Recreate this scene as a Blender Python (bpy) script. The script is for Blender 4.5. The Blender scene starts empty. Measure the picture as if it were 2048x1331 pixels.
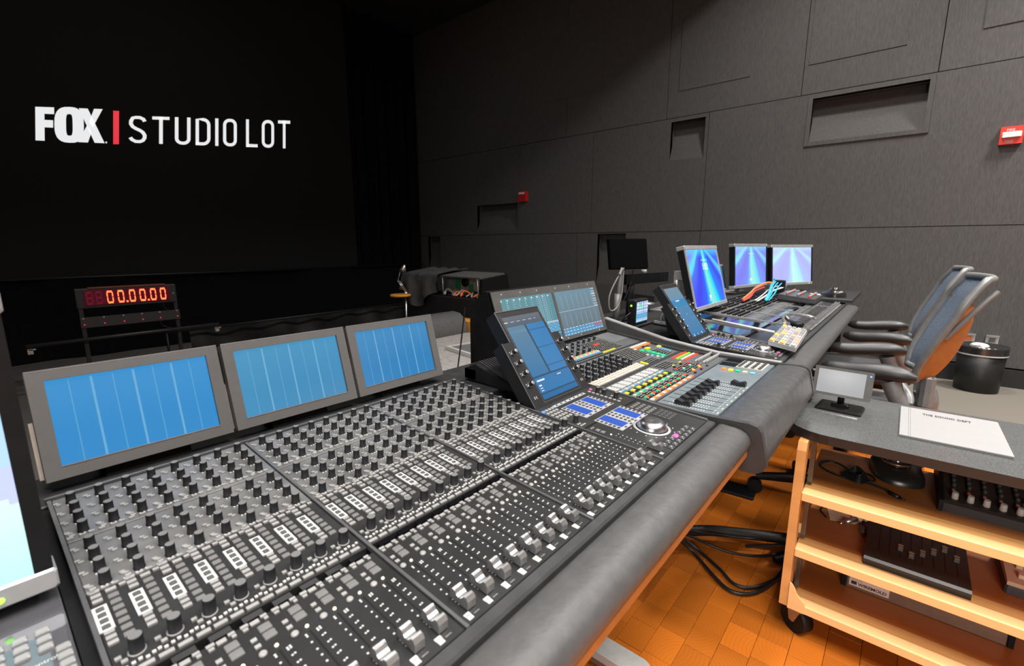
import bpy, math, random
from mathutils import Vector, Matrix, Euler
R = math.radians
random.seed(7)
scene = bpy.context.scene
col = scene.collection

# ------------------------------------------------------------------ camera, world, lights, exposure
cam_d = bpy.data.cameras.new('camera'); cam = bpy.data.objects.new('camera', cam_d); col.objects.link(cam)
cam.location = (0, 0, 1.10); cam.rotation_euler = (R(90 - 10.69), 0, R(40.1 - 90))
cam_d.sensor_width = 36.0; cam_d.lens = 932.0 / 2048 * 36; cam_d.clip_start = 0.01; cam_d.clip_end = 60
cam_d.dof.use_dof = True; cam_d.dof.focus_distance = 1.15; cam_d.dof.aperture_fstop = 7.0
scene.camera = cam
world = bpy.data.worlds.new('world'); scene.world = world; world.use_nodes = True
world.node_tree.nodes['Background'].inputs[0].default_value = (0.02, 0.02, 0.022, 1)
world.node_tree.nodes['Background'].inputs[1].default_value = 1.0
def area(name, loc, size, power, color=(1, .965, .925), aim=None, sy=None, spread=None):
    d = bpy.data.lights.new(name, 'AREA'); d.shape = 'RECTANGLE' if sy else 'SQUARE'; d.size = size
    if sy: d.size_y = sy
    d.energy = power; d.color = color
    if spread: d.spread = R(spread)
    o = bpy.data.objects.new(name, d); col.objects.link(o); o.location = loc
    if aim: o.rotation_euler = (Vector(aim) - Vector(loc)).to_track_quat('-Z', 'Y').to_euler()
    return o
for lx, ly, lp, sp in ((.4, .25, 22, 150), (2.1, .30, 36, 150), (3.9, .35, 54, 150), (2.6, -1.9, 55, 105), (4.5, -1.5, 75, 105)):
    area('ceiling_downlight', (lx, ly, 4.25), .34, lp, spread=sp)
for lx, ly, lp in ((-.7, -.8, 70), (.9, -1.5, 60)):
    area('overhead_fill', (lx, ly, 4.25), 1.3, lp, spread=105)  # unseen soft fill added overhead to brighten the near consoles and cart
area('front_fill', (1.4, 3.6, 4.3), 1.6, 12)  # weak fill added to lift the dark front area, not a room lamp
area('rear_fill', (-3.3, -1.3, 2.1), 1.3, 18, aim=(1.5, -.25, .35), spread=85)  # low fill added behind the camera to brighten the cart shelves
vs = scene.view_settings
vs.view_transform = 'Standard'; vs.look = 'None'; vs.gamma = 1.0; vs.exposure = 0.38; vs.use_curve_mapping = False
scene.cycles.use_denoising = True
scene.cycles.max_bounces = 6

# ------------------------------------------------------------------ materials
MATS = {}
def mat(name, color, rough=.6, metal=0., noise=.0, scale=40., bump=0., emit=None, estr=1., trans=0., coat=0., stretch=None, spec=.5, random_tint=0., alpha=1.):
    if name in MATS: return MATS[name]
    m = bpy.data.materials.new(name); m.use_nodes = True; nt = m.node_tree; b = nt.nodes['Principled BSDF']
    c4 = (*color, 1)
    b.inputs['Base Color'].default_value = c4; b.inputs['Roughness'].default_value = rough; b.inputs['Metallic'].default_value = metal
    b.inputs['Specular IOR Level'].default_value = spec
    if trans: b.inputs['Transmission Weight'].default_value = trans
    if coat: b.inputs['Coat Weight'].default_value = coat; b.inputs['Coat Roughness'].default_value = .08
    if alpha < 1: b.inputs['Alpha'].default_value = alpha
    if emit:
        b.inputs['Emission Color'].default_value = (*emit, 1); b.inputs['Emission Strength'].default_value = estr
    last = None
    if noise or bump:
        tc = nt.nodes.new('ShaderNodeTexCoord'); mp = nt.nodes.new('ShaderNodeMapping'); nz = nt.nodes.new('ShaderNodeTexNoise')
        nz.inputs['Scale'].default_value = scale; nz.inputs['Detail'].default_value = 4
        if stretch: mp.inputs['Scale'].default_value = stretch
        nt.links.new(tc.outputs['Object'], mp.inputs[0]); nt.links.new(mp.outputs[0], nz.inputs[0])
        if noise:
            cr = nt.nodes.new('ShaderNodeValToRGB')
            cr.color_ramp.elements[0].position = .3; cr.color_ramp.elements[1].position = .7
            cr.color_ramp.elements[0].color = (*[max(0, c * (1 - noise)) for c in color], 1)
            cr.color_ramp.elements[1].color = (*[min(1, c * (1 + noise)) for c in color], 1)
            nt.links.new(nz.outputs['Fac'], cr.inputs[0]); last = cr.outputs[0]
        if bump:
            bp = nt.nodes.new('ShaderNodeBump'); bp.inputs['Strength'].default_value = bump; bp.inputs['Distance'].default_value = .004
            nt.links.new(nz.outputs['Fac'], bp.inputs['Height']); nt.links.new(bp.outputs[0], b.inputs['Normal'])
    if random_tint:
        oi = nt.nodes.new('ShaderNodeObjectInfo'); hs = nt.nodes.new('ShaderNodeHueSaturation')
        mr = nt.nodes.new('ShaderNodeMapRange'); mr.inputs['To Min'].default_value = 1 - random_tint; mr.inputs['To Max'].default_value = 1 + random_tint
        nt.links.new(oi.outputs['Random'], mr.inputs[0]); nt.links.new(mr.outputs[0], hs.inputs['Value'])
        if last: nt.links.new(last, hs.inputs['Color'])
        else: hs.inputs['Color'].default_value = c4
        last = hs.outputs[0]
    if last: nt.links.new(last, b.inputs['Base Color'])
    MATS[name] = m; return m

def fabric_wall():
    m = bpy.data.materials.new('charcoal wall fabric'); m.use_nodes = True; nt = m.node_tree; b = nt.nodes['Principled BSDF']
    tc = nt.nodes.new('ShaderNodeTexCoord'); mp = nt.nodes.new('ShaderNodeMapping'); mp.inputs['Scale'].default_value = (1, 1, .12)
    nz = nt.nodes.new('ShaderNodeTexNoise'); nz.inputs['Scale'].default_value = 170; nz.inputs['Detail'].default_value = 5
    cr = nt.nodes.new('ShaderNodeValToRGB'); cr.color_ramp.elements[0].position = .28; cr.color_ramp.elements[1].position = .74
    cr.color_ramp.elements[0].color = (.070, .069, .068, 1); cr.color_ramp.elements[1].color = (.104, .102, .100, 1)
    bp = nt.nodes.new('ShaderNodeBump'); bp.inputs['Strength'].default_value = .25; bp.inputs['Distance'].default_value = .003
    L = nt.links.new
    L(tc.outputs['Object'], mp.inputs[0]); L(mp.outputs[0], nz.inputs[0]); L(nz.outputs['Fac'], cr.inputs[0]); L(cr.outputs[0], b.inputs['Base Color'])
    L(nz.outputs['Fac'], bp.inputs['Height']); L(bp.outputs[0], b.inputs['Normal']); b.inputs['Roughness'].default_value = .95; b.inputs['Specular IOR Level'].default_value = .1
    return m
def end_grain():
    m = bpy.data.materials.new('end grain wood'); m.use_nodes = True; nt = m.node_tree; b = nt.nodes['Principled BSDF']; L = nt.links.new
    tc = nt.nodes.new('ShaderNodeTexCoord'); oi = nt.nodes.new('ShaderNodeObjectInfo')
    vm = nt.nodes.new('ShaderNodeVectorMath'); vm.operation = 'SCALE'; cx = nt.nodes.new('ShaderNodeCombineXYZ')
    m1 = nt.nodes.new('ShaderNodeMath'); m1.operation = 'MULTIPLY_ADD'; m1.inputs[1].default_value = .34; m1.inputs[2].default_value = -.17
    m2 = nt.nodes.new('ShaderNodeMath'); m2.operation = 'FRACT'; m3 = nt.nodes.new('ShaderNodeMath'); m3.operation = 'MULTIPLY'; m3.inputs[1].default_value = 7.31
    m4 = nt.nodes.new('ShaderNodeMath'); m4.operation = 'MULTIPLY_ADD'; m4.inputs[1].default_value = .3; m4.inputs[2].default_value = -.15
    L(oi.outputs['Random'], m1.inputs[0]); L(oi.outputs['Random'], m3.inputs[0]); L(m3.outputs[0], m2.inputs[0]); L(m2.outputs[0], m4.inputs[0])
    L(m1.outputs[0], cx.inputs[0]); L(m4.outputs[0], cx.inputs[1])
    ad = nt.nodes.new('ShaderNodeVectorMath'); ad.operation = 'ADD'; L(tc.outputs['Object'], ad.inputs[0]); L(cx.outputs[0], ad.inputs[1])
    wv = nt.nodes.new('ShaderNodeTexWave'); wv.wave_type = 'RINGS'; wv.rings_direction = 'Z'; wv.inputs['Scale'].default_value = 30
    wv.inputs['Distortion'].default_value = 4.5; wv.inputs['Detail'].default_value = 3; wv.inputs['Detail Scale'].default_value = .25
    L(ad.outputs[0], wv.inputs[0])
    cr = nt.nodes.new('ShaderNodeValToRGB'); cr.color_ramp.elements[0].color = (.47, .122, .010, 1); cr.color_ramp.elements[1].color = (.51, .140, .012, 1)
    L(wv.outputs['Fac'], cr.inputs[0])
    hs = nt.nodes.new('ShaderNodeHueSaturation'); mr = nt.nodes.new('ShaderNodeMapRange'); mr.inputs['To Min'].default_value = .78; mr.inputs['To Max'].default_value = 1.15
    L(m2.outputs[0], mr.inputs[0]); L(mr.outputs[0], hs.inputs['Value']); L(cr.outputs[0], hs.inputs['Color']); L(hs.outputs[0], b.inputs['Base Color'])
    b.inputs['Roughness'].default_value = .38
    return m
M_WALL = fabric_wall(); M_BLOCK = end_grain()
BLK = lambda: mat('matte black plastic', (.012, .012, .013), .5, noise=.2, scale=60)
GUN = mat('gunmetal panel', (.016, .016, .0165), .5, noise=.25, scale=30, spec=.3)
PANELLT = mat('brushed grey knob panel', (.15, .15, .15), .36, metal=.4, noise=.3, scale=14)
FADERP = mat('black fader panel', (.013, .013, .0135), .5, noise=.3, scale=20, spec=.3)
TRIM = mat('grey metal trim', (.16, .16, .165), .35, metal=.7, noise=.1)
SILVER = mat('brushed silver', (.62, .62, .62), .28, metal=.9, noise=.08)
CHROME = mat('bright chrome', (.80, .80, .80), .14, metal=1., noise=.03)
KNOBB = mat('black rubber knob', (.008, .008, .009), .6, noise=.2, spec=.2)
KNOBT = mat('toplit grey knob', (.12, .12, .12), .5, noise=.1)  # tops paler than the black sides: light from above put into the colour
WHITEK = mat('white key plastic', (.62, .61, .59), .4, noise=.06)
GREYK = mat('translucent grey button', (.13, .13, .129), .35, noise=.15)
LIGHTK = mat('pale button', (.25, .247, .24), .3, noise=.08)
PRINT = mat('white print', (.46, .46, .45), .5, noise=.02)
LEATHER = mat('grey black leather pad', (.052, .052, .0525), .46, noise=.10, scale=55, bump=.2)
BLACK = mat('deep black plastic', (.006, .006, .0065), .5, noise=.2, spec=.25)
PITCH = mat('black cloth', (.009, .009, .010), .95, noise=.35, scale=60, spec=.05)
LAMINATE = mat('speckled grey laminate', (.080, .083, .083), .20, noise=.35, scale=420)
MAPLE = mat('pale maple', (.60, .30, .10), .45, noise=.14, scale=22, stretch=(1, .15, 1))
MAPLEL = mat('light maple lip', (.80, .50, .22), .42, noise=.08, scale=22, stretch=(1, .1, 1))
BIRCH = mat('brown shelf veneer', (.38, .125, .025), .4, noise=.15, scale=16, stretch=(1, .12, 1))
CARPET = mat('beige carpet', (.135, .122, .104), .97, noise=.18, scale=260, bump=.4, spec=.05)
def em(name, c, s=1.): return mat(name, tuple(x * .3 for x in c), .4, emit=c, estr=s)

# ------------------------------------------------------------------ mesh builder
class MB:
    def __init__(s): s.v = []; s.f = []; s.m = []; s.sm = []
    def add(s, vs, fs, mi=0, T=None, smooth=False):
        o = len(s.v)
        if T is not None: vs = [T @ Vector(p) for p in vs]
        s.v += [tuple(p) for p in vs]
        for f in fs: s.f.append([i + o for i in f]); s.m.append(mi); s.sm.append(smooth)
        return s
    def box(s, x0, x1, y0, y1, z0, z1, mi=0, T=None, c=0.):
        if c <= 0:
            v = [(x, y, z) for x in (x0, x1) for y in (y0, y1) for z in (z0, z1)]
            return s.add(v, [(0, 1, 3, 2), (4, 6, 7, 5), (0, 4, 5, 1), (2, 3, 7, 6), (0, 2, 6, 4), (1, 5, 7, 3)], mi, T)
        # chamfered top and vertical edges: three rings
        def ring(i, z): return [(x0 + i, y0, z), (x1 - i, y0, z), (x1, y0 + i, z), (x1, y1 - i, z), (x1 - i, y1, z), (x0 + i, y1, z), (x0, y1 - i, z), (x0, y0 + i, z)]
        def ringi(i, d, z):
            a, b_, e, f = x0 + d, x1 - d, y0 + d, y1 - d
            return [(a + i, e, z), (b_ - i, e, z), (b_, e + i, z), (b_, f - i, z), (b_ - i, f, z), (a + i, f, z), (a, f - i, z), (a, e + i, z)]
        v = ring(c, z0) + ring(c, z1 - c) + ringi(c, c * .8, z1)
        fs = [tuple(range(7, -1, -1))]
        for k in range(2):
            for i in range(8): fs.append((k * 8 + i, k * 8 + (i + 1) % 8, k * 8 + 8 + (i + 1) % 8, k * 8 + 8 + i))
        fs.append(tuple(range(16, 24)))
        return s.add(v, fs, mi, T)
    def lathe(s, prof, n=16, mi=0, T=None, smooth=True, mis=None, cap=True):
        v = []; fs = []
        for r, z in prof:
            for i in range(n): a = 2 * math.pi * i / n; v.append((r * math.cos(a), r * math.sin(a), z))
        o = len(s.v)
        for k in range(len(prof) - 1):
            ff = [(k * n + i, k * n + (i + 1) % n, (k + 1) * n + (i + 1) % n, (k + 1) * n + i) for i in range(n)]
            s.add(v if k == 0 else [], [], 0, T) if k == 0 else None
            for f in ff: s.f.append([o + i for i in f]); s.m.append(mis[k] if mis else mi); s.sm.append(smooth)
        if cap:
            s.f.append([o + (len(prof) - 1) * n + i for i in range(n)]); s.m.append(mis[-1] if mis else mi); s.sm.append(False)
            s.f.append([o + n - 1 - i for i in range(n)]); s.m.append(mis[0] if mis else mi); s.sm.append(False)
        return s
    def cyl(s, p0, p1, r, n=12, mi=0, r1=None, T=None):
        p0 = Vector(p0); p1 = Vector(p1); d = p1 - p0
        M = Matrix.Translation(p0) @ d.to_track_quat('Z', 'Y').to_matrix().to_4x4()
        if T is not None: M = T @ M
        return s.lathe([(r, 0), (r if r1 is None else r1, d.length)], n, mi, M)
    def tube(s, pts, r, n=8, mi=0, closed=False, T=None):
        pts = [Vector(p) for p in pts]; v = []; fs = []; up = None
        m = len(pts); rr = r if isinstance(r, (list, tuple)) else [r] * m
        for i, p in enumerate(pts):
            t = (pts[min(i + 1, m - 1)] - pts[max(i - 1, 0)]).normalized()
            if up is None: up = Vector((0, 0, 1)) if abs(t.z) < .9 else Vector((1, 0, 0))
            a = t.cross(up)
            if a.length < 1e-5: a = t.orthogonal()
            a.normalize(); b_ = a.cross(t).normalized(); up = b_
            for k in range(n):
                an = 2 * math.pi * k / n; v.append(p + (a * math.cos(an) + b_ * math.sin(an)) * rr[i])
        for i in range(m - 1):
            for k in range(n): fs.append((i * n + k, i * n + (k + 1) % n, (i + 1) * n + (k + 1) % n, (i + 1) * n + k))
        s.add(v, fs, mi, T, True)
        s.add([v[k] for k in range(n)], [tuple(range(n - 1, -1, -1))], mi, T); s.add([v[(m - 1) * n + k] for k in range(n)], [tuple(range(n))], mi, T)
        return s
    def prism(s, poly, a0, a1, axis='x', mi=0, T=None, smooth=False):
        n = len(poly)
        def P(a, p):
            return (a, p[0], p[1]) if axis == 'x' else ((p[0], a, p[1]) if axis == 'y' else (p[0], p[1], a))
        v = [P(a0, p) for p in poly] + [P(a1, p) for p in poly]
        s.add(v, [(i, (i + 1) % n, n + (i + 1) % n, n + i) for i in range(n)], mi, T, smooth)
        s.add([v[i] for i in range(n)], [tuple(range(n - 1, -1, -1))], mi, T); s.add([v[n + i] for i in range(n)], [tuple(range(n))], mi, T)
        return s
    def grid(s, fn, nu, nv, mi=0, T=None, smooth=True):
        v = [fn(i / nu, j / nv) for j in range(nv + 1) for i in range(nu + 1)]
        return s.add(v, [(j * (nu + 1) + i, j * (nu + 1) + i + 1, (j + 1) * (nu + 1) + i + 1, (j + 1) * (nu + 1) + i) for j in range(nv) for i in range(nu)], mi, T, smooth)
    def quad(s, a, b, c, d, mi=0): return s.add([a, b, c, d], [(0, 1, 2, 3)], mi)
    def mesh(s, name, mats):
        me = bpy.data.meshes.new(name); me.from_pydata(s.v, [], s.f)
        for m in (mats if isinstance(mats, (list, tuple)) else [mats]): me.materials.append(m)
        me.polygons.foreach_set('material_index', s.m); me.polygons.foreach_set('use_smooth', s.sm)
        me.update(); return me

WB = {}
def link(name, data, parent=None, loc=(0, 0, 0), rot=(0, 0, 0)):
    o = bpy.data.objects.new(name, data); col.objects.link(o); o.location = loc; o.rotation_euler = rot
    if parent is not None: o.parent = parent
    return o
def tag(o, label, cat, group=None):
    o['label'] = label; o['category'] = cat
    if group: o['group'] = group
    return o
def thing(name, label, cat, loc=(0, 0, 0), rot=(0, 0, 0), group=None):
    o = link(name, None, None, loc, rot); o.empty_display_size = .05; WB[o.name] = Vector(loc)
    return tag(o, label, cat, group)
def part(name, mb, mats, parent, at=None, rot=(0, 0, 0), label=None, stuff=False):
    """mesh part; at=None: mesh is in world space, else placed at world point `at` (parents unrotated)"""
    me = mb if isinstance(mb, bpy.types.Mesh) else mb.mesh(name, mats)
    w = Vector(at) if at is not None else Vector((0, 0, 0))
    pw = WB.get(parent.name, Vector((0, 0, 0)))
    o = link(name, me, parent, w - pw, rot); WB[o.name] = w
    if label: o['label'] = label
    if stuff: o['kind'] = 'stuff'
    return o
def lpart(name, mb, mats, parent, loc=(0, 0, 0), rot=(0, 0, 0), stuff=False, label=None):
    """mesh part in the local frame of a (rotated) parent"""
    me = mb if isinstance(mb, bpy.types.Mesh) else mb.mesh(name, mats)
    o = link(name, me, parent, loc, rot)
    if stuff: o['kind'] = 'stuff'
    if label: o['label'] = label
    return o
def solo(name, mb, mats, label, cat, group=None, loc=(0, 0, 0), rot=(0, 0, 0)):
    me = mb if isinstance(mb, bpy.types.Mesh) else mb.mesh(name, mats)
    o = link(name, me, None, loc, rot); WB[o.name] = Vector(loc); return tag(o, label, cat, group)
def struct(name, mb, mats, parent=None):
    me = mb if isinstance(mb, bpy.types.Mesh) else mb.mesh(name, mats)
    o = link(name, me, parent)
    WB[o.name] = Vector((0, 0, 0))
    if parent is None: o['kind'] = 'structure'
    return o
def copy_tree(o, parent=None):
    c = o.copy(); col.objects.link(c); c.parent = parent
    for ch in o.children: copy_tree(ch, c)
    return c
def text_mesh(body, size=1., bold=0., align='LEFT', ext=0., sp=1.):
    cu = bpy.data.curves.new('txt', 'FONT'); cu.body = body; cu.size = size; cu.align_x = align; cu.offset = bold; cu.resolution_u = 3; cu.extrude = ext; cu.space_character = sp
    o = bpy.data.objects.new('txt', cu); col.objects.link(o)
    dg = bpy.context.evaluated_depsgraph_get(); me = bpy.data.meshes.new_from_object(o.evaluated_get(dg))
    bpy.data.objects.remove(o); bpy.data.curves.remove(cu)
    return me
def text_into(mb, body, size, fn, mi=0, bold=0., align='LEFT', sp=1.):
    me = text_mesh(body, size, bold, align, 0., sp)
    mb.add([fn(v.co.x, v.co.y) for v in me.vertices], [tuple(p.vertices) for p in me.polygons], mi)
    bpy.data.meshes.remove(me)
def smoothpath(pts, k=5):
    P = [Vector(p) for p in pts]; out = []
    for i in range(len(P) - 1):
        a, b, c, d = P[max(i - 1, 0)], P[i], P[i + 1], P[min(i + 2, len(P) - 1)]
        for j in range(k):
            t = j / k; out.append(.5 * ((2 * b) + (c - a) * t + (2 * a - 5 * b + 4 * c - d) * t * t + (3 * b - a - 3 * c + d) * t ** 3))
    out.append(P[-1]); return out
# ================================================================== ROOM
CEIL = mat('black ceiling', (.014, .014, .015), .95, noise=.2)
BASEB = mat('black baseboard', (.012, .012, .012), .55, noise=.2)
DARKW = mat('dark room wall', (.05, .05, .05), .95, noise=.2)
GCARP = mat('grey carpet', (.16, .155, .15), .97, noise=.25, scale=200, bump=.4, spec=.05)
floor = struct('floor', MB().box(-4, 3.42, -4, 1.25, -.06, -.012), mat('dark floor joint', (.17, .055, .010), .7, noise=.2))
struct('floor', MB().box(3.42, 5.4, -4, 1.25, -.06, 0), CARPET)
struct('floor', MB().box(-4, 5.4, 1.25, 6.7, -.06, 0), GCARP)
# end-grain blocks: rows along X, joints at Y = .280 + .077 k
BLKM = {}
for L in (.088, .100, .113): BLKM[L] = MB().box(-L / 2 + .0004, L / 2 - .0004, -.0381, .0381, -.012, 0, c=.0008).mesh('wood_block', M_BLOCK)
rest = MB(); nblk = 0
for k in range(-24, 13):
    y = .280 + .077 * k + .0385
    if y > 1.21: continue
    x = -1.0 + random.random() * .1
    while x < 3.36:
        L = random.choice((.088, .100, .113)); cxm = x + L / 2
        if 1.0 < cxm < 2.6 and -.32 < y < .72 and nblk < 290:
            part('wood_block', BLKM[L], None, floor, at=(cxm, y, -random.random() * .0006)); nblk += 1
        else: rest.box(x + .0007, x + L - .0007, y - .0378, y + .0378, -.012, -.0003)
        x += L
part('wood_blocks_outer', rest, M_BLOCK, floor, stuff=True)

# right wall: fabric panels on a backing wall
WX = 5.22
wall_r = struct('wall_right', MB().box(5.42, 5.55, -4, 6.7, 0, 4.4), DARKW)
def panel(y0, y1, z0, z1, hole=None, depth=.14):
    g = .003; y0 += g; y1 -= g; z0 += g; z1 -= g; mb = MB(); X0, X1 = WX, WX + .05
    if not hole: mb.box(X0, X1, y0, y1, z0, z1)
    else:
        a, b, c, d = hole
        for q in ((y0, a, z0, z1), (b, y1, z0, z1), (a, b, z0, c), (a, b, d, z1)): mb.box(X0, X1, q[0], q[1], q[2], q[3])
        D = WX + depth
        mb.quad((D, a, d), (D, b, d), (WX + .004, b, c), (WX + .004, a, c)); mb.quad((X0, a, d), (X0, b, d), (D, b, d), (D, a, d))
        mb.add([(X0, a, c), (X0, a, d), (D, a, d)], [(0, 1, 2)]); mb.add([(X0, b, c), (X0, b, d), (D, b, d)], [(0, 1, 2)])
    part('wall_panel', mb, M_WALL, wall_r)
for y0, y1 in ((-4, -2.4), (-2.4, -.8), (-.8, 1.75)): panel(y0, y1, .15, 1.25)
panel(1.75, 3.3, .15, 1.25, (2.62, 3.0, .62, 1.235)); panel(3.3, 5.2, .15, 1.25); panel(5.2, 6.6, .15, 1.25, (5.94, 6.24, .7, 1.235))
panel(-4, -.9, 1.25, 2.44); panel(-.9, 1.745, 1.25, 2.44, (.04, .835, 2.025, 2.395)); panel(1.745, 3.1, 1.25, 2.44, (1.78, 2.14, 2.005, 2.40))
panel(3.1, 4.26, 1.25, 2.44); panel(4.26, 6.6, 1.25, 2.44, (4.29, 5.08, 1.31, 1.68))
for y0, y1 in ((-4, -2.1), (-2.1, -1.05), (-1.05, 0), (0, .935), (.935, 2.2), (2.2, 3.5), (3.5, 6.6)): panel(y0, y1, 2.44, 4.35)
for y0, y1, z0, z1 in ((.22, .90, 2.69, 3.6), (-.9, -.22, 2.69, 3.6), (1.39, 2.08, 2.70, 3.38), (3.0, 3.9, 2.9, 3.6)):
    part('inset_panel', MB().box(WX - .006, WX + .02, y0, y1, z0, z1), M_WALL, wall_r)
fr = MB()
for a, b, c, d in ((.005, .87, 2.395, 2.425), (.005, .87, 1.99, 2.025), (.005, .04, 2.025, 2.395), (.835, .87, 2.025, 2.395)): fr.box(WX - .012, WX, a, b, c, d)
part('niche_frame', fr, M_WALL, wall_r)
bb = MB(); bb.box(5.2, WX + .1, -4, 6.6, 0, .14); struct('baseboard_right', bb, BASEB)
struct('wall_front', MB().box(-4.2, 5.55, 6.6, 6.75, 0, 4.4), mat('black front wall', (.006, .006, .007), .95, noise=.2))
REARW = mat('pale rear wall', (.30, .28, .26), .9, noise=.1)
struct('wall_left', MB().box(-4.2, -4, -4, 6.7, 0, 4.4), REARW); struct('wall_back', MB().box(-4.2, 5.55, -4.2, -4, 0, 4.4), REARW)
struct('ceiling', MB().box(-4.2, 5.55, 1.3, 6.75, 4.35, 4.5), CEIL); struct('ceiling', MB().box(-4.2, 5.55, -4.2, 1.3, 4.35, 4.5), mat('off white ceiling', (.5, .48, .45), .9, noise=.05))
struct('shadow_beam', MB().box(-4, 5.22, 1.22, 1.62, 3.77, 4.35), CEIL)  # unseen beam added above the frame to shade the upper front wall

# ------------------------------------------------------------------ projection screen with lettering
SY = 6.30
scr = thing('projection_screen', 'wide dark projection screen with white studio lettering across it', 'screen', (0, SY, .8))
part('screen_surface', MB().box(-3.6, 3.90, SY, SY + .02, .795, 4.3), mat('dark screen fabric', (.020, .0205, .021), .85, noise=.05, spec=.2), scr)
BZ = [0.]
def bil(q, u, v):
    tl, tr, br, bl = q
    x = (1 - u) * ((1 - v) * bl[0] + v * tl[0]) + u * ((1 - v) * br[0] + v * tr[0]); z = (1 - u) * ((1 - v) * bl[1] + v * tl[1]) + u * ((1 - v) * br[1] + v * tr[1])
    return (x, SY - .003 - BZ[0], z)
LETW = em('projected white', (.74, .75, .76), .82); LETR = em('projected red', (.62, .035, .05), .95)
q = ((.690, 2.345), (1.185, 2.425), (1.150, 2.10), (.652, 2.048))
def poly_letter(name, polys, q, W, m):
    mb = MB()
    for p in polys: mb.add([bil(q, x / W, y) for x, y in p], [tuple(range(len(p)))])
    part(name, mb, m, scr)
FW_ = 1.78
poly_letter('letter_f', [[(0, 0), (.22, 0), (.22, 1), (0, 1)], [(.22, .80), (.46, .80), (.46, 1), (.22, 1)], [(.22, .40), (.43, .40), (.43, .62), (.22, .62)]], q, FW_, LETW)
BZ[0] = .0006; mb = MB(); n = 28
outer = []; inner = []
for i in range(n):
    a = 2 * math.pi * i / n; c, s_ = math.cos(a), math.sin(a); e = .72
    outer.append(bil(q, (.84 + .38 * math.copysign(abs(c) ** e, c)) / FW_, .5 + .53 * math.copysign(abs(s_) ** e, s_)))
    inner.append(bil(q, (.84 + .085 * math.copysign(abs(c) ** .5, c)) / FW_, .5 + .32 * math.copysign(abs(s_) ** .6, s_)))
mb.add(outer + inner, [(i, (i + 1) % n, n + (i + 1) % n, n + i) for i in range(n)]); part('letter_o', mb, LETW, scr)
BZ[0] = .0012; poly_letter('letter_x', [[(1.09, 1), (1.33, 1), (1.775, 0), (1.50, 0)], [(1.50, 1), (1.74, 1), (1.46, .46), (1.36, .60)], [(1.06, 0), (1.32, 0), (1.42, .30), (1.30, .50)]], q, FW_, LETW)
poly_letter('period', [[(1.80, 0), (1.84, 0), (1.84, .05), (1.80, .05)]], q, FW_, LETW)
q2 = ((1.255, 2.425), (1.302, 2.432), (1.262, 2.108), (1.215, 2.100))
poly_letter('red_bar', [[(0, 0), (1, 0), (1, 1), (0, 1)]], q2, 1, LETR)
q3 = ((1.378, 2.402), (3.052, 2.668), (3.022, 2.325), (1.345, 2.135))
def rrect(x0, x1, y0, y1, r, parts='abcd', k=6):
    P = []
    C_ = {'a': (x1 - r, y1 - r, 0), 'b': (x0 + r, y1 - r, 90), 'c': (x0 + r, y0 + r, 180), 'd': (x1 - r, y0 + r, 270)}
    for p in parts:
        cx, cy, a0 = C_[p]
        for i in range(k + 1): a = R(a0 + 90 * i / k); P.append((cx + r * math.cos(a), cy + r * math.sin(a)))
    return P
w = .5; st = .056
S_ = [(w - st, .80), (w - st - .03, .88), (w * .62, 1 - st), (w * .38, 1 - st), (st + .05, .92), (st, .80), (st, .70), (st + .05, .60), (w * .4, .53), (w * .62, .47), (w - st - .05, .40), (w - st, .30), (w - st, .20), (w - st - .05, .10), (w * .62, st), (w * .38, st), (st + .03, .12), (st * .7, .20)]
U_ = [(st, 1), (st, .3)] + rrect(st, w - st, st, 1, .17, 'cd')[0:] + [(w - st, 1)]
O_ = rrect(st, w - st, st, 1 - st, .17) ; O_.append(O_[0])
D_ = [(st, st), (st, 1 - st)] + [(w * .5, 1 - st)] + rrect(st, w - st, st, 1 - st, .2, 'a')[::-1] + rrect(st, w - st, st, 1 - st, .2, 'd')[::-1] + [(st - st * 1.0, st)]
LET = {'S': ([S_], w), 'T': ([[(0, 1 - st), (w + .02, 1 - st)], [(w / 2 + .01, 1), (w / 2 + .01, 0)]], w + .02), 'U': ([U_], w), 'D': ([D_], w), 'I': ([[(st, 0), (st, 1)]], st * 2), 'O': ([O_], w), 'L': ([[(st, 1), (st, 0)], [(st, st), (w - .05, st)]], w - .05)}
x = 0; placed = []
for ch in 'STUDIO LOT':
    if ch == ' ': x += .18; continue
    placed.append((ch, x)); x += LET[ch][1] + .165
TW = x - .165
for ch, x0 in placed:
    mb = MB()
    for line in LET[ch][0]:
        pts = [Vector((a, b)) for a, b in line]; Lp = []; Rp = []
        for i, p in enumerate(pts):
            t = (pts[min(i + 1, len(pts) - 1)] - pts[max(i - 1, 0)])
            if (line is O_) and i in (0, len(pts) - 1): t = pts[1] - pts[-2]
            t = t.normalized(); nn = Vector((-t.y, t.x)) * st
            Lp.append(p + nn); Rp.append(p - nn)
        V = [bil(q3, (x0 + v.x) / TW, v.y) for v in Lp] + [bil(q3, (x0 + v.x) / TW, v.y) for v in Rp]; m_ = len(pts)
        mb.add(V, [(i, i + 1, m_ + i + 1, m_ + i) for i in range(m_ - 1)])
    part('letter_' + ch.lower(), mb, LETW, scr)

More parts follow.
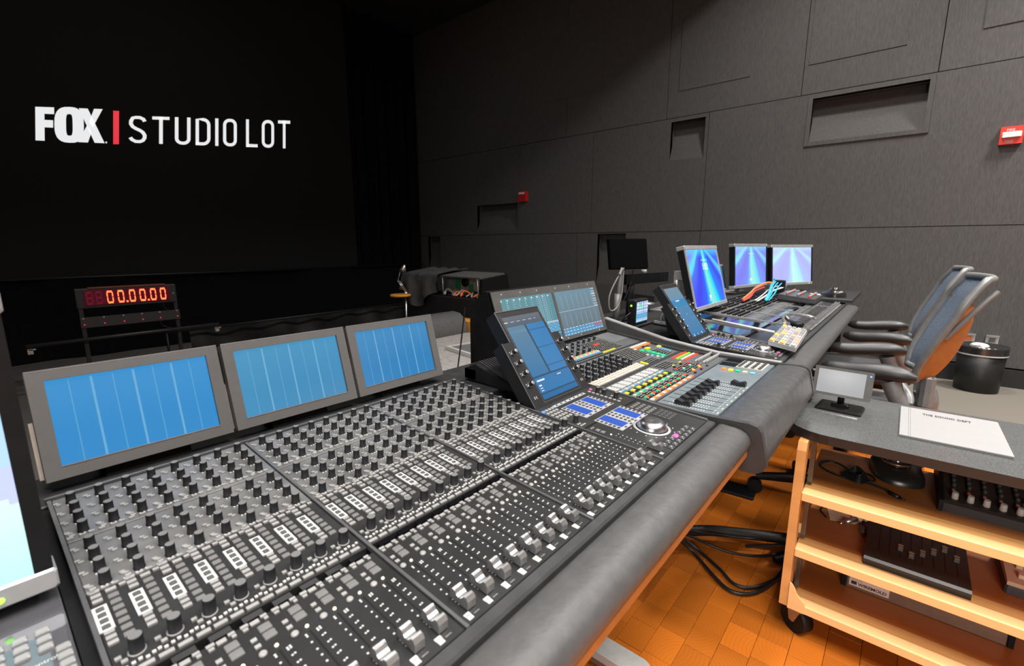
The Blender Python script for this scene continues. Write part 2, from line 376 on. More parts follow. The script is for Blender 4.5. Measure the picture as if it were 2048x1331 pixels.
# side curtain, skirts
mb = MB(); mb.grid(lambda u, v: (3.84 + u * 1.36, 6.40 + .05 * math.sin(u * 46) + .02 * math.sin(u * 23 + 1) + .02 * v * math.sin(u * 9), 4.35 * v + .005), 160, 8)
solo('masking_curtain', mb, PITCH, 'tall black pleated curtain hanging beside the projection screen', 'curtain')
mb = MB()
def sk(u, v):
    x = -2.2 + u * 7.2; f = .025 * math.sin(x * 5.2) + .02 * math.sin(x * 11 + 2) * (1 - v) + .03 * math.sin(x * 2.3 + 3 * v)
    return (x, 6.18 + f, .01 + v * .775 - .01 * abs(math.sin(x * 2.1)) * v)
mb.grid(sk, 200, 12); solo('screen_skirt', mb, PITCH, 'long wrinkled black cloth skirt hanging below the projection screen', 'cloth')
mb = MB(); mb.cyl((-2.2, 6.15, .79), (5.0, 6.15, .79), .014, 10); solo('skirt_rail', mb, mat('black painted tube', (.02, .02, .021), .4, metal=.3, noise=.1), 'thin black rail along the bottom of the projection screen', 'rail')
mb = MB()
def sk2(u, v):
    x = 1.3 + u * 2.6; sag = .05 * (1 - v) * math.sin(u * 7) ** 2
    return (x, 4.95 + .04 * math.sin(x * 7 + 3 * v) * (1.1 - v) + .02 * math.sin(x * 17), .01 + v * (.345 - .02 * math.sin(u * 5) ** 2) - sag * .2)
mb.grid(sk2, 110, 14); solo('drape', mb, mat('black satin cloth', (.014, .014, .015), .6, noise=.3, scale=20), 'loose black drape sagging in folds in front of the screen skirt', 'cloth')
mb = MB(); mb.cyl((1.1, 4.86, .35), (4.1, 4.86, .372), .011, 10); mb.cyl((1.11, 4.86, 0), (1.11, 4.86, .35), .010, 8); mb.cyl((4.09, 4.86, 0), (4.09, 4.86, .37), .010, 8); solo('drape_rail', mb, MATS['black painted tube'], 'thin black tube carrying the loose drape', 'rail')

# fire devices and outlets on the right wall
RED = mat('fire red plastic', (.62, .02, .018), .4, noise=.06); REDB = mat('bright red enamel', (.72, .035, .02), .4, noise=.05)
f1 = thing('fire_alarm_strobe', 'red fire alarm plate with white strobe lens at the right edge', 'fire alarm', (WX, -.47, 1.9))
part('plate', MB().box(WX - .03, WX, -.533, -.41, 1.838, 1.962), REDB, f1)
part('strobe_lens', MB().box(WX - .05, WX - .03, -.522, -.42, 1.885, 1.922, c=.004), mat('clear lens', (.75, .72, .68), .15, noise=.3, scale=30), f1)
for zz in (1.930, 1.848):
    t = MB(); text_into(t, 'FIRE', .024, lambda a, b, zz=zz: (WX - .0305, -.441 - a, zz + b), 0, .0004); part('lettering', t, PRINT, f1)
f2 = thing('fire_horn', 'small red fire horn box high on the wall in the shadow', 'fire alarm', (WX, 4.18, 1.76))
part('body', MB().box(WX - .045, WX, 4.11, 4.25, 1.69, 1.82), RED, f2)
part('lens', MB().box(WX - .055, WX - .045, 4.14, 4.23, 1.785, 1.81), WHITEK, f2)
gr = MB()
for i in range(5): gr.box(WX - .048, WX - .045, 4.125 + i * .024, 4.137 + i * .024, 1.70, 1.775)
part('grille', gr, mat('dark red', (.3, .01, .01), .5, noise=.1), f2)
PLATE = mat('grey steel plate', (.55, .54, .52), .35, metal=.5, noise=.08); ORANGE = mat('orange receptacle', (.8, .16, .03), .45, noise=.05)
for i, (yy, lab) in enumerate(((-.32, 'pale wall plate partly hidden behind the chair back'), (-.445, 'steel outlet plate with an orange socket above the bin'), (-.578, 'steel outlet plate with grey socket above right side of bin'))):
    o = thing('wall_outlet', lab, 'outlet', (WX, yy, .33))
    part('plate', MB().box(WX - .012, WX, yy - .036, yy + .036, .278, .395), PLATE, o)
    s2 = MB()
    for zz in (.30, .345): s2.box(WX - .016, WX - .012, yy - .018, yy + .018, zz, zz + .034)
    part('socket', s2, (WHITEK, ORANGE, GREYK)[i], o)
    if i != 0: part('box_top', MB().box(WX - .03, WX - .012, yy - .036, yy + .036, .39, .398), LIGHTK, o)
# ================================================================== SCREEN HELPERS
def s2l(r, g, b): return tuple((c / 255 / 12.92) if c <= 10 else ((c / 255 + .055) / 1.055) ** 2.4 for c in (r, g, b))
def pixmat(strength, rough=.2):
    n = 'lit screen %.2f %.2f' % (strength, rough)
    if n in MATS: return MATS[n]
    m = bpy.data.materials.new(n); m.use_nodes = True; nt = m.node_tree; b = nt.nodes['Principled BSDF']
    at = nt.nodes.new('ShaderNodeAttribute'); at.attribute_name = 'Col'
    b.inputs['Base Color'].default_value = (.01, .01, .012, 1); b.inputs['Roughness'].default_value = rough
    nt.links.new(at.outputs['Color'], b.inputs['Emission Color']); b.inputs['Emission Strength'].default_value = strength
    MATS[n] = m; return m
def pix(w, h, nu, nv, fn, strength=.8, rough=.2):
    strength *= .80
    """flat lit screen in the local XY plane, colour per cell from fn(u, v) with v up"""
    vs_ = [(-w / 2 + w * i / nu, -h / 2 + h * j / nv, 0) for j in range(nv + 1) for i in range(nu + 1)]
    fs = [(j * (nu + 1) + i, j * (nu + 1) + i + 1, (j + 1) * (nu + 1) + i + 1, (j + 1) * (nu + 1) + i) for j in range(nv) for i in range(nu)]
    me = bpy.data.meshes.new('screen'); me.from_pydata(vs_, [], fs); ca = me.color_attributes.new('Col', 'FLOAT_COLOR', 'CORNER'); buf = []
    for j in range(nv):
        for i in range(nu):
            c = fn((i + .5) / nu, (j + .5) / nv); buf += [c[0], c[1], c[2], 1] * 4
    ca.data.foreach_set('color', buf); me.materials.append(pixmat(strength, rough)); me.update(); return me
def mix(a, b, t): t = max(0, min(1, t)); return tuple(x + (y - x) * t for x, y in zip(a, b))

# ================================================================== LEFT MIXING CONSOLE
SL = .0778; TILT = math.atan(SL)
def S(x, y, h=0.): return (x, y - SL * h, .760 + SL * (y - .283) + h)
def TS(x, y, h=0.): return Matrix.Translation(S(x, y, h)) @ Matrix.Rotation(TILT, 4, 'X')
XB = (.0335, .254, .4745, .695, .9155); PW = .0264
KNOB = MB().lathe([(.0052, 0), (.0052, .0010), (.0048, .0012), (.0045, .0122), (.0041, .0130)], 16, mis=[0, 0, 0, 0, 1]).mesh('rotary_knob', [KNOBB, KNOBT])
ENC = MB().lathe([(.0064, 0), (.0064, .0012), (.0055, .0014), (.0052, .0152), (.0047, .0162)], 18, mis=[2, 2, 0, 0, 1]).mesh('encoder_knob', [KNOBB, KNOBT, LIGHTK])
capp = [(-.0125, .0015), (-.0120, .0095), (-.0095, .0130), (-.0060, .0125), (-.0035, .0095), (-.0010, .0080), (.0012, .0080), (.0036, .0095), (.0060, .0122), (.0090, .0130), (.0120, .0108), (.0125, .0015)]
CAPM = MB(); CAPM.prism([(y, z) for y, z in capp], -.0054, .0054, 'x'); CAPM.box(-.0012, .0012, -.004, .004, -.003, .002)
for yy in (-.0075, -.006, .006, .0075): CAPM.box(-.0054, .0054, yy - .0003, yy + .0003, .0125, .0134)
CAPM = CAPM.mesh('fader_cap', SILVER)
KEY4 = MB().box(-.0028, .0028, -.0026, .0026, 0, .0022, c=.0006).mesh('key', mat('dark key in white frame', (.07, .07, .07), .4, noise=.1))
KEYC = MB().box(-.0040, .0040, -.0030, .0030, 0, .0018, c=.0006).mesh('column_key', GREYK)
KEYSQ = MB().box(-.0052, .0052, -.0043, .0043, 0, .0018, c=.0007).mesh('square_button', GREYK)
frm = MB()
frm.box(-.0053, .0053, .0160, .0180, 0, .0012); frm.box(-.0053, .0053, -.0180, -.0160, 0, .0012); frm.box(-.0053, -.0030, -.0160, .0160, 0, .0012); frm.box(.0030, .0053, -.0160, .0160, 0, .0012)
for k in (-.0086, 0, .0086): frm.box(-.0030, .0030, k - .0012, k + .0012, 0, .0012)
FRAME = frm.mesh('key_frame', PRINT)
LEDW = em('warm white led', (1., .80, .55), 2.2)
ROWS1 = (.7385, .7125, .6885, .6640); ROWS2 = (.6270, .6030, .5795, .5560)

con = thing('mixing_console', 'long black digital mixing console with rows of knobs and silver faders in the foreground', 'mixing console', (.47, .5, 0))
body = MB()
body.prism([(.250, .70), (.80, .70), (.86, .72), (.86, .786), (.762, .786), (.250, .7465)], .022, .925, 'x')
part('chassis', body, BLACK, con)
deck = MB(); deck.box(.0225, .925, .762, .862, .7802, .790, c=.002); deck.box(.70, .925, .66, .762, .7795, .7885, c=.003)
part('rear_deck', deck, mat('black deck laminate', (.018, .018, .019), .5, noise=.25), con)
rail = MB(); rail.box(.03, .70, -.0018, .0018, -.004, .0032, T=TS(0, .7592)); part('rear_rail', rail, TRIM, con)
tr = MB(); tr.prism([(.2520, .738), (.2520, .7555), (.2545, .7585), (.2655, .7592), (.2665, .7475), (.2665, .738)], .025, .920, 'x'); part('front_trim', tr, mat('satin dark trim', (.06, .06, .062), .35, metal=.4, noise=.15), con)
dv = MB()
for x in XB: dv.box(x - .0018, x + .0018, -.245, .245, -.004, .0022, T=TS(x * 0, .510) @ Matrix.Translation((0, 0, 0)))
part('module_divider', dv, TRIM, con)
arm = [(.2495, .716), (.2495, .750), (.2470, .7545), (.2400, .7560), (.2180, .7548), (.2060, .7525), (.1965, .7475), (.1905, .7400), (.1880, .7310), (.1890, .7225), (.1940, .7170), (.2050, .716)]
ar = MB(); ar.prism(arm, .0225, .926, 'x', smooth=True); part('armrest_pad', ar, LEATHER, con); part('armrest_glow_strip', MB().box(.0235, .922, .1915, .2495, .704, .716), mat('painted floor glow', (.26, .09, .02), .5, noise=.1), con)  # orange strip below the pad: reflected floor glow put into its colour
leg = MB(); leg.box(.03, .92, .30, .72, .66, .70); part('under_frame', leg, BLACK, con)

def small_box(mb, x, y, w, d, h=.0016, mi=0, h0=0.): mb.box(-w / 2, w / 2, -d / 2, d / 2, 0, h, mi, TS(x, y, h0))
def strip_stuff(X0, panels):
    """tiny buttons and print of one eight-channel module; returns mesh builders per panel"""
    b1, b2, b3, b4 = MB(), MB(), MB(), MB()
    for c in range(8):
        xc = X0 + .0178 + PW * c
        for rows, b in ((ROWS1, b1), (ROWS2, b2)):
            for y in rows:
                small_box(b, xc - .0132, y + .0030, .0042, .0030, .0018); small_box(b, xc - .0108, y - .0010, .0042, .0030, .0018)
                for dx in (-.0036, .0002, .0040): small_box(b, xc + dx, y - .0070, .0018, .0016, .0012, 1)
            y = rows[-1]
            small_box(b, xc - .0125, y + .0005, .0040, .003, .002); small_box(b, xc - .0100, y - .0060, .0046, .0034, .002)
            small_box(b, xc - .0120, y - .0100, .0052, .0032, .002); small_box(b, xc - .0020, y - .0098, .0052, .0028, .0018); small_box(b, xc + .0056, y - .0092, .0050, .0026, .0018)
        for y in (.5446, .5372, .5296): small_box(b3, xc - .0100, y, .0072, .0044, .002)
        small_box(b3, xc + .0010, .5390, .0078, .0046, .002); small_box(b3, xc + .0098, .5405, .0050, .0036, .002)
        for y in (.4826, .4754, .4682): small_box(b3, xc - .0100, y, .0070, .0044, .002)
        small_box(b3, xc - .0110, .4472, .0042, .0036, .002); small_box(b3, xc - .0080, .4412, .0042, .0036, .002)
        for dx in (-.0125, -.0085, -.0035, .0010, .0055, .0100): small_box(b3, xc + dx, .4345 + .0012 * math.sin(dx * 900), .0026, .0026, .0016, 1)
        for dx in (-.0100, .0031): small_box(b3, xc + dx, .4262, .0105, .0042, .0020)
        # fader panel: buttons, dots, pill
        small_box(b4, xc - .0110, .4082, .0062, .0034); small_box(b4, xc - .0115, .4038, .0042, .0030); small_box(b4, xc - .0032, .4062, .0072, .0046)
        small_box(b4, xc + .0052, .4086, .0052, .0032); small_box(b4, xc + .0060, .4046, .0034, .0032)
        for y in (.3882, .3798): small_box(b4, xc - .0110, y, .0046, .0040)
        b4.lathe([(.0034, 0), (.0034, .0018), (.0024, .0028)], 10, 0, TS(xc - .0110, .3698))
        for y, two in ((.3622, 2), (.3600, 0), (.3526, 1), (.3432, 1), (.3355, 1), (.3275, 1), (.3176, 1), (.3092, 1)):
            small_box(b4, xc + .0052, y, .0016, .0016, .0003, 1); small_box(b4, xc + .0076, y + .0004, .0016, .0016, .0003, 1)
        for y in (.3628, .3605, .3526, .3432, .3355, .3275, .3176, .3092, .3000, .2962, .2918): small_box(b4, xc - .0046, y, .0017, .0017, .0003, 1)
        small_box(b4, xc - .0080, .2770, .0068, .0040, .0004, 1); small_box(b4, xc - .0080, .2735, .0060, .0060, .0004, 1)
        small_box(b4, xc + .0010, .2735, .0070, .0012, .0004, 2)
    return b1, b2, b3, b4
def console_module(X0, parent, nm):
    x0, x1 = X0 + .0024, X0 + .2205 - .0024
    def slab(y0, y1, name, m):
        mb = MB(); mb.box(x0, x1, (y0 - y1) / 2, (y1 - y0) / 2, -.011, 0, c=.0008, T=TS(0, (y0 + y1) / 2)); return part(name, mb, m, parent)
    k1 = slab(.6485, .7565, 'knob_panel', PANELLT); k2 = slab(.5475, .6465, 'knob_panel', PANELLT)
    sp = slab(.4220, .5460, 'switch_panel', GUN); fp = slab(.2670, .4110, 'fader_panel', FADERP)
    b1, b2, b3, b4 = strip_stuff(X0, None)
    mm = [LIGHTK, PRINT, GREYK]
    part('mini_buttons', b1, mm, k1, stuff=True); part('mini_buttons', b2, mm, k2, stuff=True); part('mini_buttons', b3, mm, sp, stuff=True); part('fader_scale_and_buttons', b4, mm, fp, stuff=True)
    dk = MB()
    for c in range(8):
        xc = X0 + .0178 + PW * c
        for rows, pr in ((ROWS1, k1), (ROWS2, k2)):
            for y in rows: part('rotary_knob', KNOB, None, pr, at=S(xc, y), rot=(TILT, 0, 0))
        part('encoder_knob', ENC, None, sp, at=S(xc + .0012, .4465), rot=(TILT, 0, 0))
        part('key_frame', FRAME, None, sp, at=S(xc - .0105, .5038), rot=(TILT, 0, 0))
        for k in range(4): part('key', KEY4, None, sp, at=S(xc - .0105, .5038 + (k - 1.5) * .0086), rot=(TILT, 0, 0))
        for k in range(7): part('column_key', KEYC, None, sp, at=S(xc + .0012, .5296 - .0099 * k), rot=(TILT, 0, 0))
        for y in (.3955, .3852): part('square_button', KEYSQ, None, fp, at=S(xc + .0010, y), rot=(TILT, 0, 0))
        part('fader_cap', CAPM, None, fp, at=S(xc, .2915), rot=(TILT, 0, 0))
        part('fader_led', MB().lathe([(.0017, 0), (.0013, .0012)], 8, 0, TS(xc + .0003, .3709)), LEDW, fp)
        sl = MB(); sl.box(-.0008, .0008, -.040, .040, 0, .00025, T=TS(xc, .325)); part('fader_slot', sl, BLACK, fp)
        dk.box(-.0085, .0085, -.0036, .0036, -.0015, .0004, T=TS(xc - .0010, .4158))
    part('strip_display', dk, mat('dark glass display', (.004, .004, .005), .12, noise=.1), sp)
for i in range(3): console_module(XB[i], con, i)

# ---- master section (dx shifts a second copy onto the far console)
BLUELCD = em('blue lcd', s2l(36, 74, 160), .75)
def master_section(parent, dx, mini=False):
    def slab(xa, xb, y0, y1, name, m, h0=-.011, h1=0., c=.0008):
        mb = MB(); mb.box(xa + dx, xb + dx, (y0 - y1) / 2, (y1 - y0) / 2, h0, h1, c=c, T=TS(0, (y0 + y1) / 2)); return part(name, mb, m, parent)
    up = slab(.6975, .913, .4180, .5300, 'master_panel', GUN); lo = slab(.6975, .913, .2670, .4160, 'master_panel', FADERP)
    def bx(mb, x, y, w, d, h=.0018, mi=0, h0=0.): mb.box(-w / 2, w / 2, -d / 2, d / 2, 0, h, mi, TS(x + dx, y, h0), .0005 if h > .001 else 0)
    SP = mat('silver soft key plate', (.52, .52, .53), .32, metal=.5, noise=.1)
    for yc, pr in ((.4690, up), (.3930, lo)):
        pl = MB(); pl.box(-.0548, .0548, -.0300, .0300, 0, .0008, T=TS(.7995 + dx, yc), c=.003 * 0); p_ = part('soft_key_plate', pl, SP, pr)
        for xc in (.8285, .7705):
            l = MB(); l.box(-.0132, .0132, -.0250, .0250, .0008, .0013, T=TS(xc + dx, yc + .003)); part('blue_lcd', l, BLUELCD, p_)
        kk = MB()
        for j in range(6):
            for xk in (.8485, .8055, .7935, .7500): bx(kk, xk, yc + .0245 - j * .0088, .0058, .0052, .0014, 0, .0008)
        for xk in (.8485, .826, .805, .785, .764): bx(kk, xk, yc - .0268, .0060, .0038, .0014, 0, .0008)
        part('soft_keys', kk, mat('dark grey key', (.05, .05, .052), .4, noise=.15), p_, stuff=True)
    stp = MB(); bx(stp, .7995, .5140, .1180, .0080, .0008); st_ = part('indicator_strip', stp, SP, up)
    dd = MB()
    for j in range(7): dd.lathe([(.0022, 0), (.0018, .0009)], 8, 0, TS(.752 + j * .0160 + dx, .5140, .0008))
    part('indicator_dots', dd, BLACK, st_, stuff=True)
    kb = MB()
    for i in range(4):
        for j in range(5):
            if i == 0 and j == 0: continue
            bx(kb, .7040 + i * .0098, .5120 - j * .0108, .0068, .0066)
    for j in range(8): bx(kb, .8745, .5110 - j * .0104, .0058, .0066)
    for j in (1, 4, 5, 6): bx(kb, .8905 + .002 * (j % 2), .5060 - j * .0106, .0050, .0050)
    for i, j in ((0, 0), (1, 0), (0, 1), (1, 1), (2, 1)): bx(kb, .7060 + i * .0060, .4340 - j * .0070, .0042, .0040)
    part('small_keys', kb, LIGHTK, up, stuff=True)
    bl = MB(); bx(bl, .7040, .5120, .0068, .0066); part('lit_blue_key', bl, em('lit blue key', (.08, .25, 1.), 1.3), up)
    pk = MB(); bx(pk, .8904, .5170, .0056, .0062); part('lit_pink_key', pk, em('lit pink key', (.75, .12, .38), .9), up)
    for x, y in ((.8855, .4965), (.8835, .4795), (.8885, .4530), (.7150, .4450)): part('rotary_knob', KNOB, None, up, at=S(x + dx, y), rot=(TILT, 0, 0))
    k2 = MB()
    for i in range(4):
        for j in range(4): bx(k2, .8635 + i * .0105, .4030 - j * .0120, .0068, .0072)
    k3 = MB()
    for i in range(4):
        for j in range(4): bx(k3, .8640 + i * .0105, .3520 - j * .0092, .0078, .0076)
    for j in range(2): bx(k2, .7085 + .006 * j, .4070, .0050, .0040); bx(k2, .7120, .3955 - .0105 * j, .0090, .0074)
    part('assign_keys', k2, GREYK, lo, stuff=True); part('assign_keys_dark', k3, MATS['dark grey key'], lo, stuff=True)
    ring = MB(); ring.lathe([(.0300, 0), (.0345, 0), (.0345, .0016), (.0300, .0016)], 40, 0, TS(.7990 + dx, .3310), cap=False); part('wheel_ring', ring, SP, lo)
    wh = MB(); wh.lathe([(.0270, 0), (.0270, .0030), (.0250, .0080), (.0205, .0135), (.0140, .0152), (.0004, .0128)], 40, 0, TS(.7990 + dx, .3310)); part('jog_wheel', wh, mat('spun steel', (.62, .62, .62), .26, metal=1., noise=.04), lo)
    tk = MB()
    for a in range(10):
        an = R(115 + a * 25); bx(tk, .7990 + .041 * math.cos(an), .3310 + .041 * math.sin(an), .0040, .0012, .0004)
    for j in range(9): bx(tk, .7185, .3620 - j * .0082, .0015, .0015, .0003); bx(tk, .7275, .3620 - j * .0082, .0030, .0013, .0003)
    bx(tk, .7150, .2765, .0070, .0060, .0004)
    part('white_marks', tk, PRINT, lo, stuff=True)
    TK = MB().box(-.0062, .0062, -.0048, .0048, 0, .0030, c=.0016).mesh('transport_key', mat('dark transport key', (.055, .055, .058), .4, noise=.12))
    for row, yy in enumerate((.2852, .2730)):
        for i in range(8):
            x = .7470 + i * .0172
            if row == 0 and i == 3:
                p2 = MB(); p2.box(-.0062, .0062, -.0048, .0048, 0, .0030, c=.0016, T=TS(x + dx, yy)); part('lit_pink_key', p2, MATS['lit pink key'], lo); continue
            if i == 7: continue
            part('transport_key', TK, None, lo, at=S(x + dx, yy), rot=(TILT, 0, 0))
            d_ = MB(); bx(d_, x, yy, .0030, .0024, .0032); part('key_legend', d_, PRINT, lo)
    part('fader_cap', CAPM, None, lo, at=S(.7215 + dx, .2915), rot=(TILT, 0, 0))
    sl = MB(); sl.box(-.0008, .0008, -.040, .040, 0, .00025, T=TS(.7215 + dx, .325)); part('fader_slot', sl, BLACK, lo)
    part('fader_led', MB().lathe([(.0017, 0), (.0013, .0012)], 8, 0, TS(.7153 + dx, .3704)), LEDW, lo)
    side = MB(); side.box(-.0016, .0016, -.125, .125, -.01, .0040, T=TS(.9160 + dx, .392)); part('side_rail', side, SILVER, parent)
master_section(con, 0)

# ---- tilted touch display: face runs from the hinge line up and back
TH = math.atan2(.8025, .597)
def Fm(x, s, h=0.): return (x, .53 + .597 * s - .8025 * h, .779 + .8025 * s + .597 * h)
def TF(x, s, h=0.): return Matrix.Translation(Fm(x, s, h)) @ Matrix.Rotation(TH, 4, 'X')
def touch_display(parent, dx, screen):
    hs = MB(); poly = [(.702, 0), (.906, 0), (.906, .150), (.879, .150), (.879, .2225), (.727, .2225), (.727, .150), (.702, .150)]
    hs.prism([(x + dx, s) for x, s in poly], -.030, 0, 'z', T=TF(0, 0))
    hs.prism([(.570, .775), (.640, .781), (.672, .905), (.655, .905)], .775 + dx, .893 + dx, 'x')
    d = part('touch_display', hs, mat('black display housing', (.008, .008, .009), .5, noise=.2, spec=.3), parent)
    eg = MB()
    eg.box(.7265 + dx, .7285 + dx, .149, .2230, 0, .0012, T=TF(0, 0)); eg.box(.7015 + dx, .7030 + dx, .002, .151, 0, .0012, T=TF(0, 0)); eg.box(.727 + dx, .879 + dx, .2212, .2230, 0, .0012, T=TF(0, 0))
    eg.box(.7365 + dx, .8755 + dx, .0060, .0070, 0, .0008, T=TF(0, 0)); eg.box(.8748 + dx, .8758 + dx, .006, .212, 0, .0008, T=TF(0, 0)); eg.box(.737 + dx, .738 + dx, .006, .212, 0, .0006, T=TF(0, 0))
    part('edge_highlight', eg, TRIM, d)
    part('screen', screen, None, d, at=Fm(.8055 + dx, .1095, .0004), rot=(TH, 0, 0))
    KN = MB().lathe([(.0052, 0), (.0052, .0016), (.0042, .0020), (.0042, .0120), (.0036, .0130)], 14, mis=[1, 1, 0, 1, 1]).mesh('display_knob', [KNOBB, SILVER])
    for xk in (.7205, .8890):
        for s in (.126, .1015, .0765, .0515): part('display_knob', KN, None, d, at=Fm(xk + dx, s), rot=(TH, 0, 0))
    lb = MB()
    for s in (.131, .1065, .0815, .0565):
        for o in (0, .004): lb.box(-.0014, .0014, -.0012, .0012, 0, .0012, T=TF(.7115 + dx + o * .5, s - .003 - o))
        lb.box(-.004, .004, -.0004, .0004, 0, .0004, T=TF(.881 + dx, s - .004))
    for xk in (.716, .890):
        for o in (0, .006): lb.box(-.0012, .0012, -.003, .003, 0, .0008, T=TF(xk + dx + o, .022))
    part('mini_buttons', lb, LIGHTK, d, stuff=True)
    return d
def touch1(u, v):
    base = mix(s2l(36, 118, 178), s2l(92, 128, 150), v * 1.1 - .1)
    if v > .955: return s2l(104, 112, 122)
    if .925 < v < .940 and u < .85 and int(u * 44) % 7 < 4: return s2l(170, 200, 225) if u > .15 else (1, 1, 1)
    if v > .915: return s2l(98, 106, 116)
    if v > .87: return s2l(88, 100, 112)
    if v < .055: return s2l(20, 110, 168)
    if v < .075: return s2l(24, 80, 120)
    if .245 < v < .262: return s2l(30, 78, 112)
    if v < .245:
        if .20 < v < .215 and .04 < u < .26: return (1, 1, 1)
        if .205 < v < .217 and .62 < u < .72: return (1, 1, 1)
        if .095 < v < .18 and .05 < u < .12 and int(v * 100) % 3 == 0: return (.9, .95, 1)
        if .018 < v < .032 and .55 < u < .64: return (1, 1, 1)
        return mix(s2l(40, 125, 185), base, .3)
    if .46 < u < .49: return s2l(46, 76, 98)
    if u >= .49:
        k = (v - .262) / (.87 - .262) * 8
        return s2l(38, 92, 136) if (k % 1) < .06 else mix(s2l(58, 140, 195), s2l(46, 128, 190), u)
    if .79 < v < .83: return mix(s2l(96, 138, 166), s2l(120, 150, 170), u)
    return mix(s2l(44, 122, 176), s2l(104, 140, 160), (v - .2) * 1.2)
touch_display(con, 0, pix(.130, .196, 44, 110, touch1, .85))

# ---- three meter monitors behind the knobs
FRAMEG = mat('grey monitor bezel', (.092, .089, .086), .42, noise=.04, scale=80)
def meter(i):
    def fn(u, v):
        k = (u * 8) % 1; a = [s2l(36, 138, 205), s2l(52, 140, 190), s2l(34, 128, 190)][i]; b = [s2l(70, 156, 215), s2l(82, 158, 200), s2l(78, 150, 200)][i]
        c = mix(a, b, .15 + .75 * max(0, v - .35) + .25 * max(0, .5 - u) * (i != 0))
        if i == 1 and v < .4: c = mix(c, s2l(90, 140, 180), (.4 - v) * u)
        n = round(u * 8)
        if 0 < n < 8 and abs(u * 8 - n) < .06 and v < .985: c = mix(c, s2l(125, 190, 225), .62 if abs(u * 8 - n) > .03 else .35)
        return c
    return fn
MT = math.atan2(.038, .136)
for i, lab in enumerate(('nearest', 'middle', 'farthest')):
    x0 = XB[i] + .003; x1 = XB[i + 1] - .003; xc = (x0 + x1) / 2; w = x1 - x0; h = .1415
    T = Matrix.Translation((xc, .793, .8065)) @ Matrix.Rotation(math.pi / 2 - MT, 4, 'X')
    m = thing('meter_monitor', ('flat blue meter monitor at left, nearest the camera', 'middle of three flat blue meter monitors behind the knobs', 'blue meter monitor beside the grey sofa, farthest of the three')[i], 'monitor', (xc, .80, .79), group='blue meter monitors in a row')
    f = MB(); bz = .0165
    f.box(-w / 2, w / 2, 0, h, -.024, -.003, T=T)
    for a, b, c, d in ((-w / 2, w / 2, 0, bz), (-w / 2, w / 2, h - bz * .85, h), (-w / 2, -w / 2 + bz, bz, h - bz * .85), (w / 2 - bz, w / 2, bz, h - bz * .85)): f.box(a, b, c, d, -.003, .003, T=T)
    part('bezel', f, FRAMEG, m)
    ln = MB(); ln.box(-w / 2 + bz, w / 2 - bz, bz - .0012, bz, .0028, .0036, T=T); part('lower_bright_edge', ln, SILVER, m); ln = MB(); ln.box(-w / 2, w / 2, h - .0016, h + .0002, -.018, .0032, T=T); part('upper_bright_edge', ln, SILVER, m)
    sc = pix(w - 2 * bz, h - 1.85 * bz, 132, 40, meter(i), .9, .25)
    part('screen', sc, None, m, at=T @ Vector((0, (bz + h - bz * .85) / 2, -.0024)), rot=(math.pi / 2 - MT, 0, 0))
    st_ = MB(); st_.prism([(.800, .7903), (.845, .7903), (.835, .86), (.822, .86)], xc - .05, xc + .05, 'x'); part('stand', st_, BLACK, m)
    hg = MB(); hg.box(-w / 2 - .0045, -w / 2 - .0005, .004, h * .55, -.020, -.010, T=T); part('hinge', hg, mat('tan hinge metal', (.42, .36, .30), .5, metal=.4, noise=.2), m)

# finned amplifier behind the touch display
hs = thing('finned_heatsink_box', 'small black finned box behind the tilted touch screen', 'heat sink', (.76, .66, .7925))
bxm = MB(); bxm.prism([(.585, .783), (.735, .789), (.735, .812), (.70, .826), (.585, .79)], .735, .748, 'x'); bxm.box(.735, .84, .700, .735, .789, .812); part('body', bxm, BLACK, hs, at=(0, .028, .0065))
FIN = MB().prism([(.60, .785), (.735, .7905), (.735, .816), (.705, .830), (.60, .795)], 0, .0032, 'x').mesh('fin', mat('black anodised fin', (.05, .05, .052), .35, metal=.3, noise=.1))
for i in range(11): part('fin', FIN, None, hs, at=(.7515 + i * .0082, .028, .0065))
# ================================================================== MIDDLE CONSOLE (grey, coloured buttons)
SM = .1185; TM_ = math.atan(SM)
def Zm(y): return .757 if y < .54 else .757 + SM * (y - .54)
def TMm(x, y, h=0.):
    t = TM_ if y >= .54 else 0.
    return Matrix.Translation((x, y, Zm(y) + h)) @ Matrix.Rotation(t, 4, 'X')
SLATE = mat('slate grey panel', (.075, .080, .084), .42, noise=.12, scale=25)
BLUEG = mat('blue grey fader panel', (.115, .140, .150), .42, noise=.12, scale=25)
COLS = {'w': mat('button white', (.50, .49, .46), .4, noise=.05), 'c': mat('button cream', (.50, .43, .35), .4, noise=.08), 'r': mat('button red', (.75, .05, .03), .4, noise=.05, emit=(.75, .05, .03), estr=.15),
        'o': mat('button orange', (.85, .17, .04), .4, noise=.05, emit=(.85, .17, .04), estr=.2), 'g': mat('button green', (.02, .36, .16), .4, noise=.05, emit=(.02, .4, .2), estr=.2),
        'l': mat('button lime', (.20, .55, .03), .4, noise=.05, emit=(.2, .6, .03), estr=.2), 'y': mat('button yellow', (.62, .60, .03), .4, noise=.05, emit=(.6, .58, .03), estr=.15),
        'b': mat('button blue', (.14, .38, .60), .4, noise=.05), 'k': mat('button black', (.012, .012, .012), .35, noise=.1), 't': mat('clear grey toggle', (.35, .35, .35), .25, noise=.1)}
mid = thing('grey_mixing_desk', 'grey mixing desk with coloured buttons and a rolled leather front in the middle', 'mixing console', (1.22, .5, 0))
bd = MB(); bd.prism([(.252, .69), (.80, .69), (.80, .7795), (.54, .7475), (.252, .7475)], .9555, 1.5045, 'x'); part('chassis', bd, BLACK, mid)
mp = {}
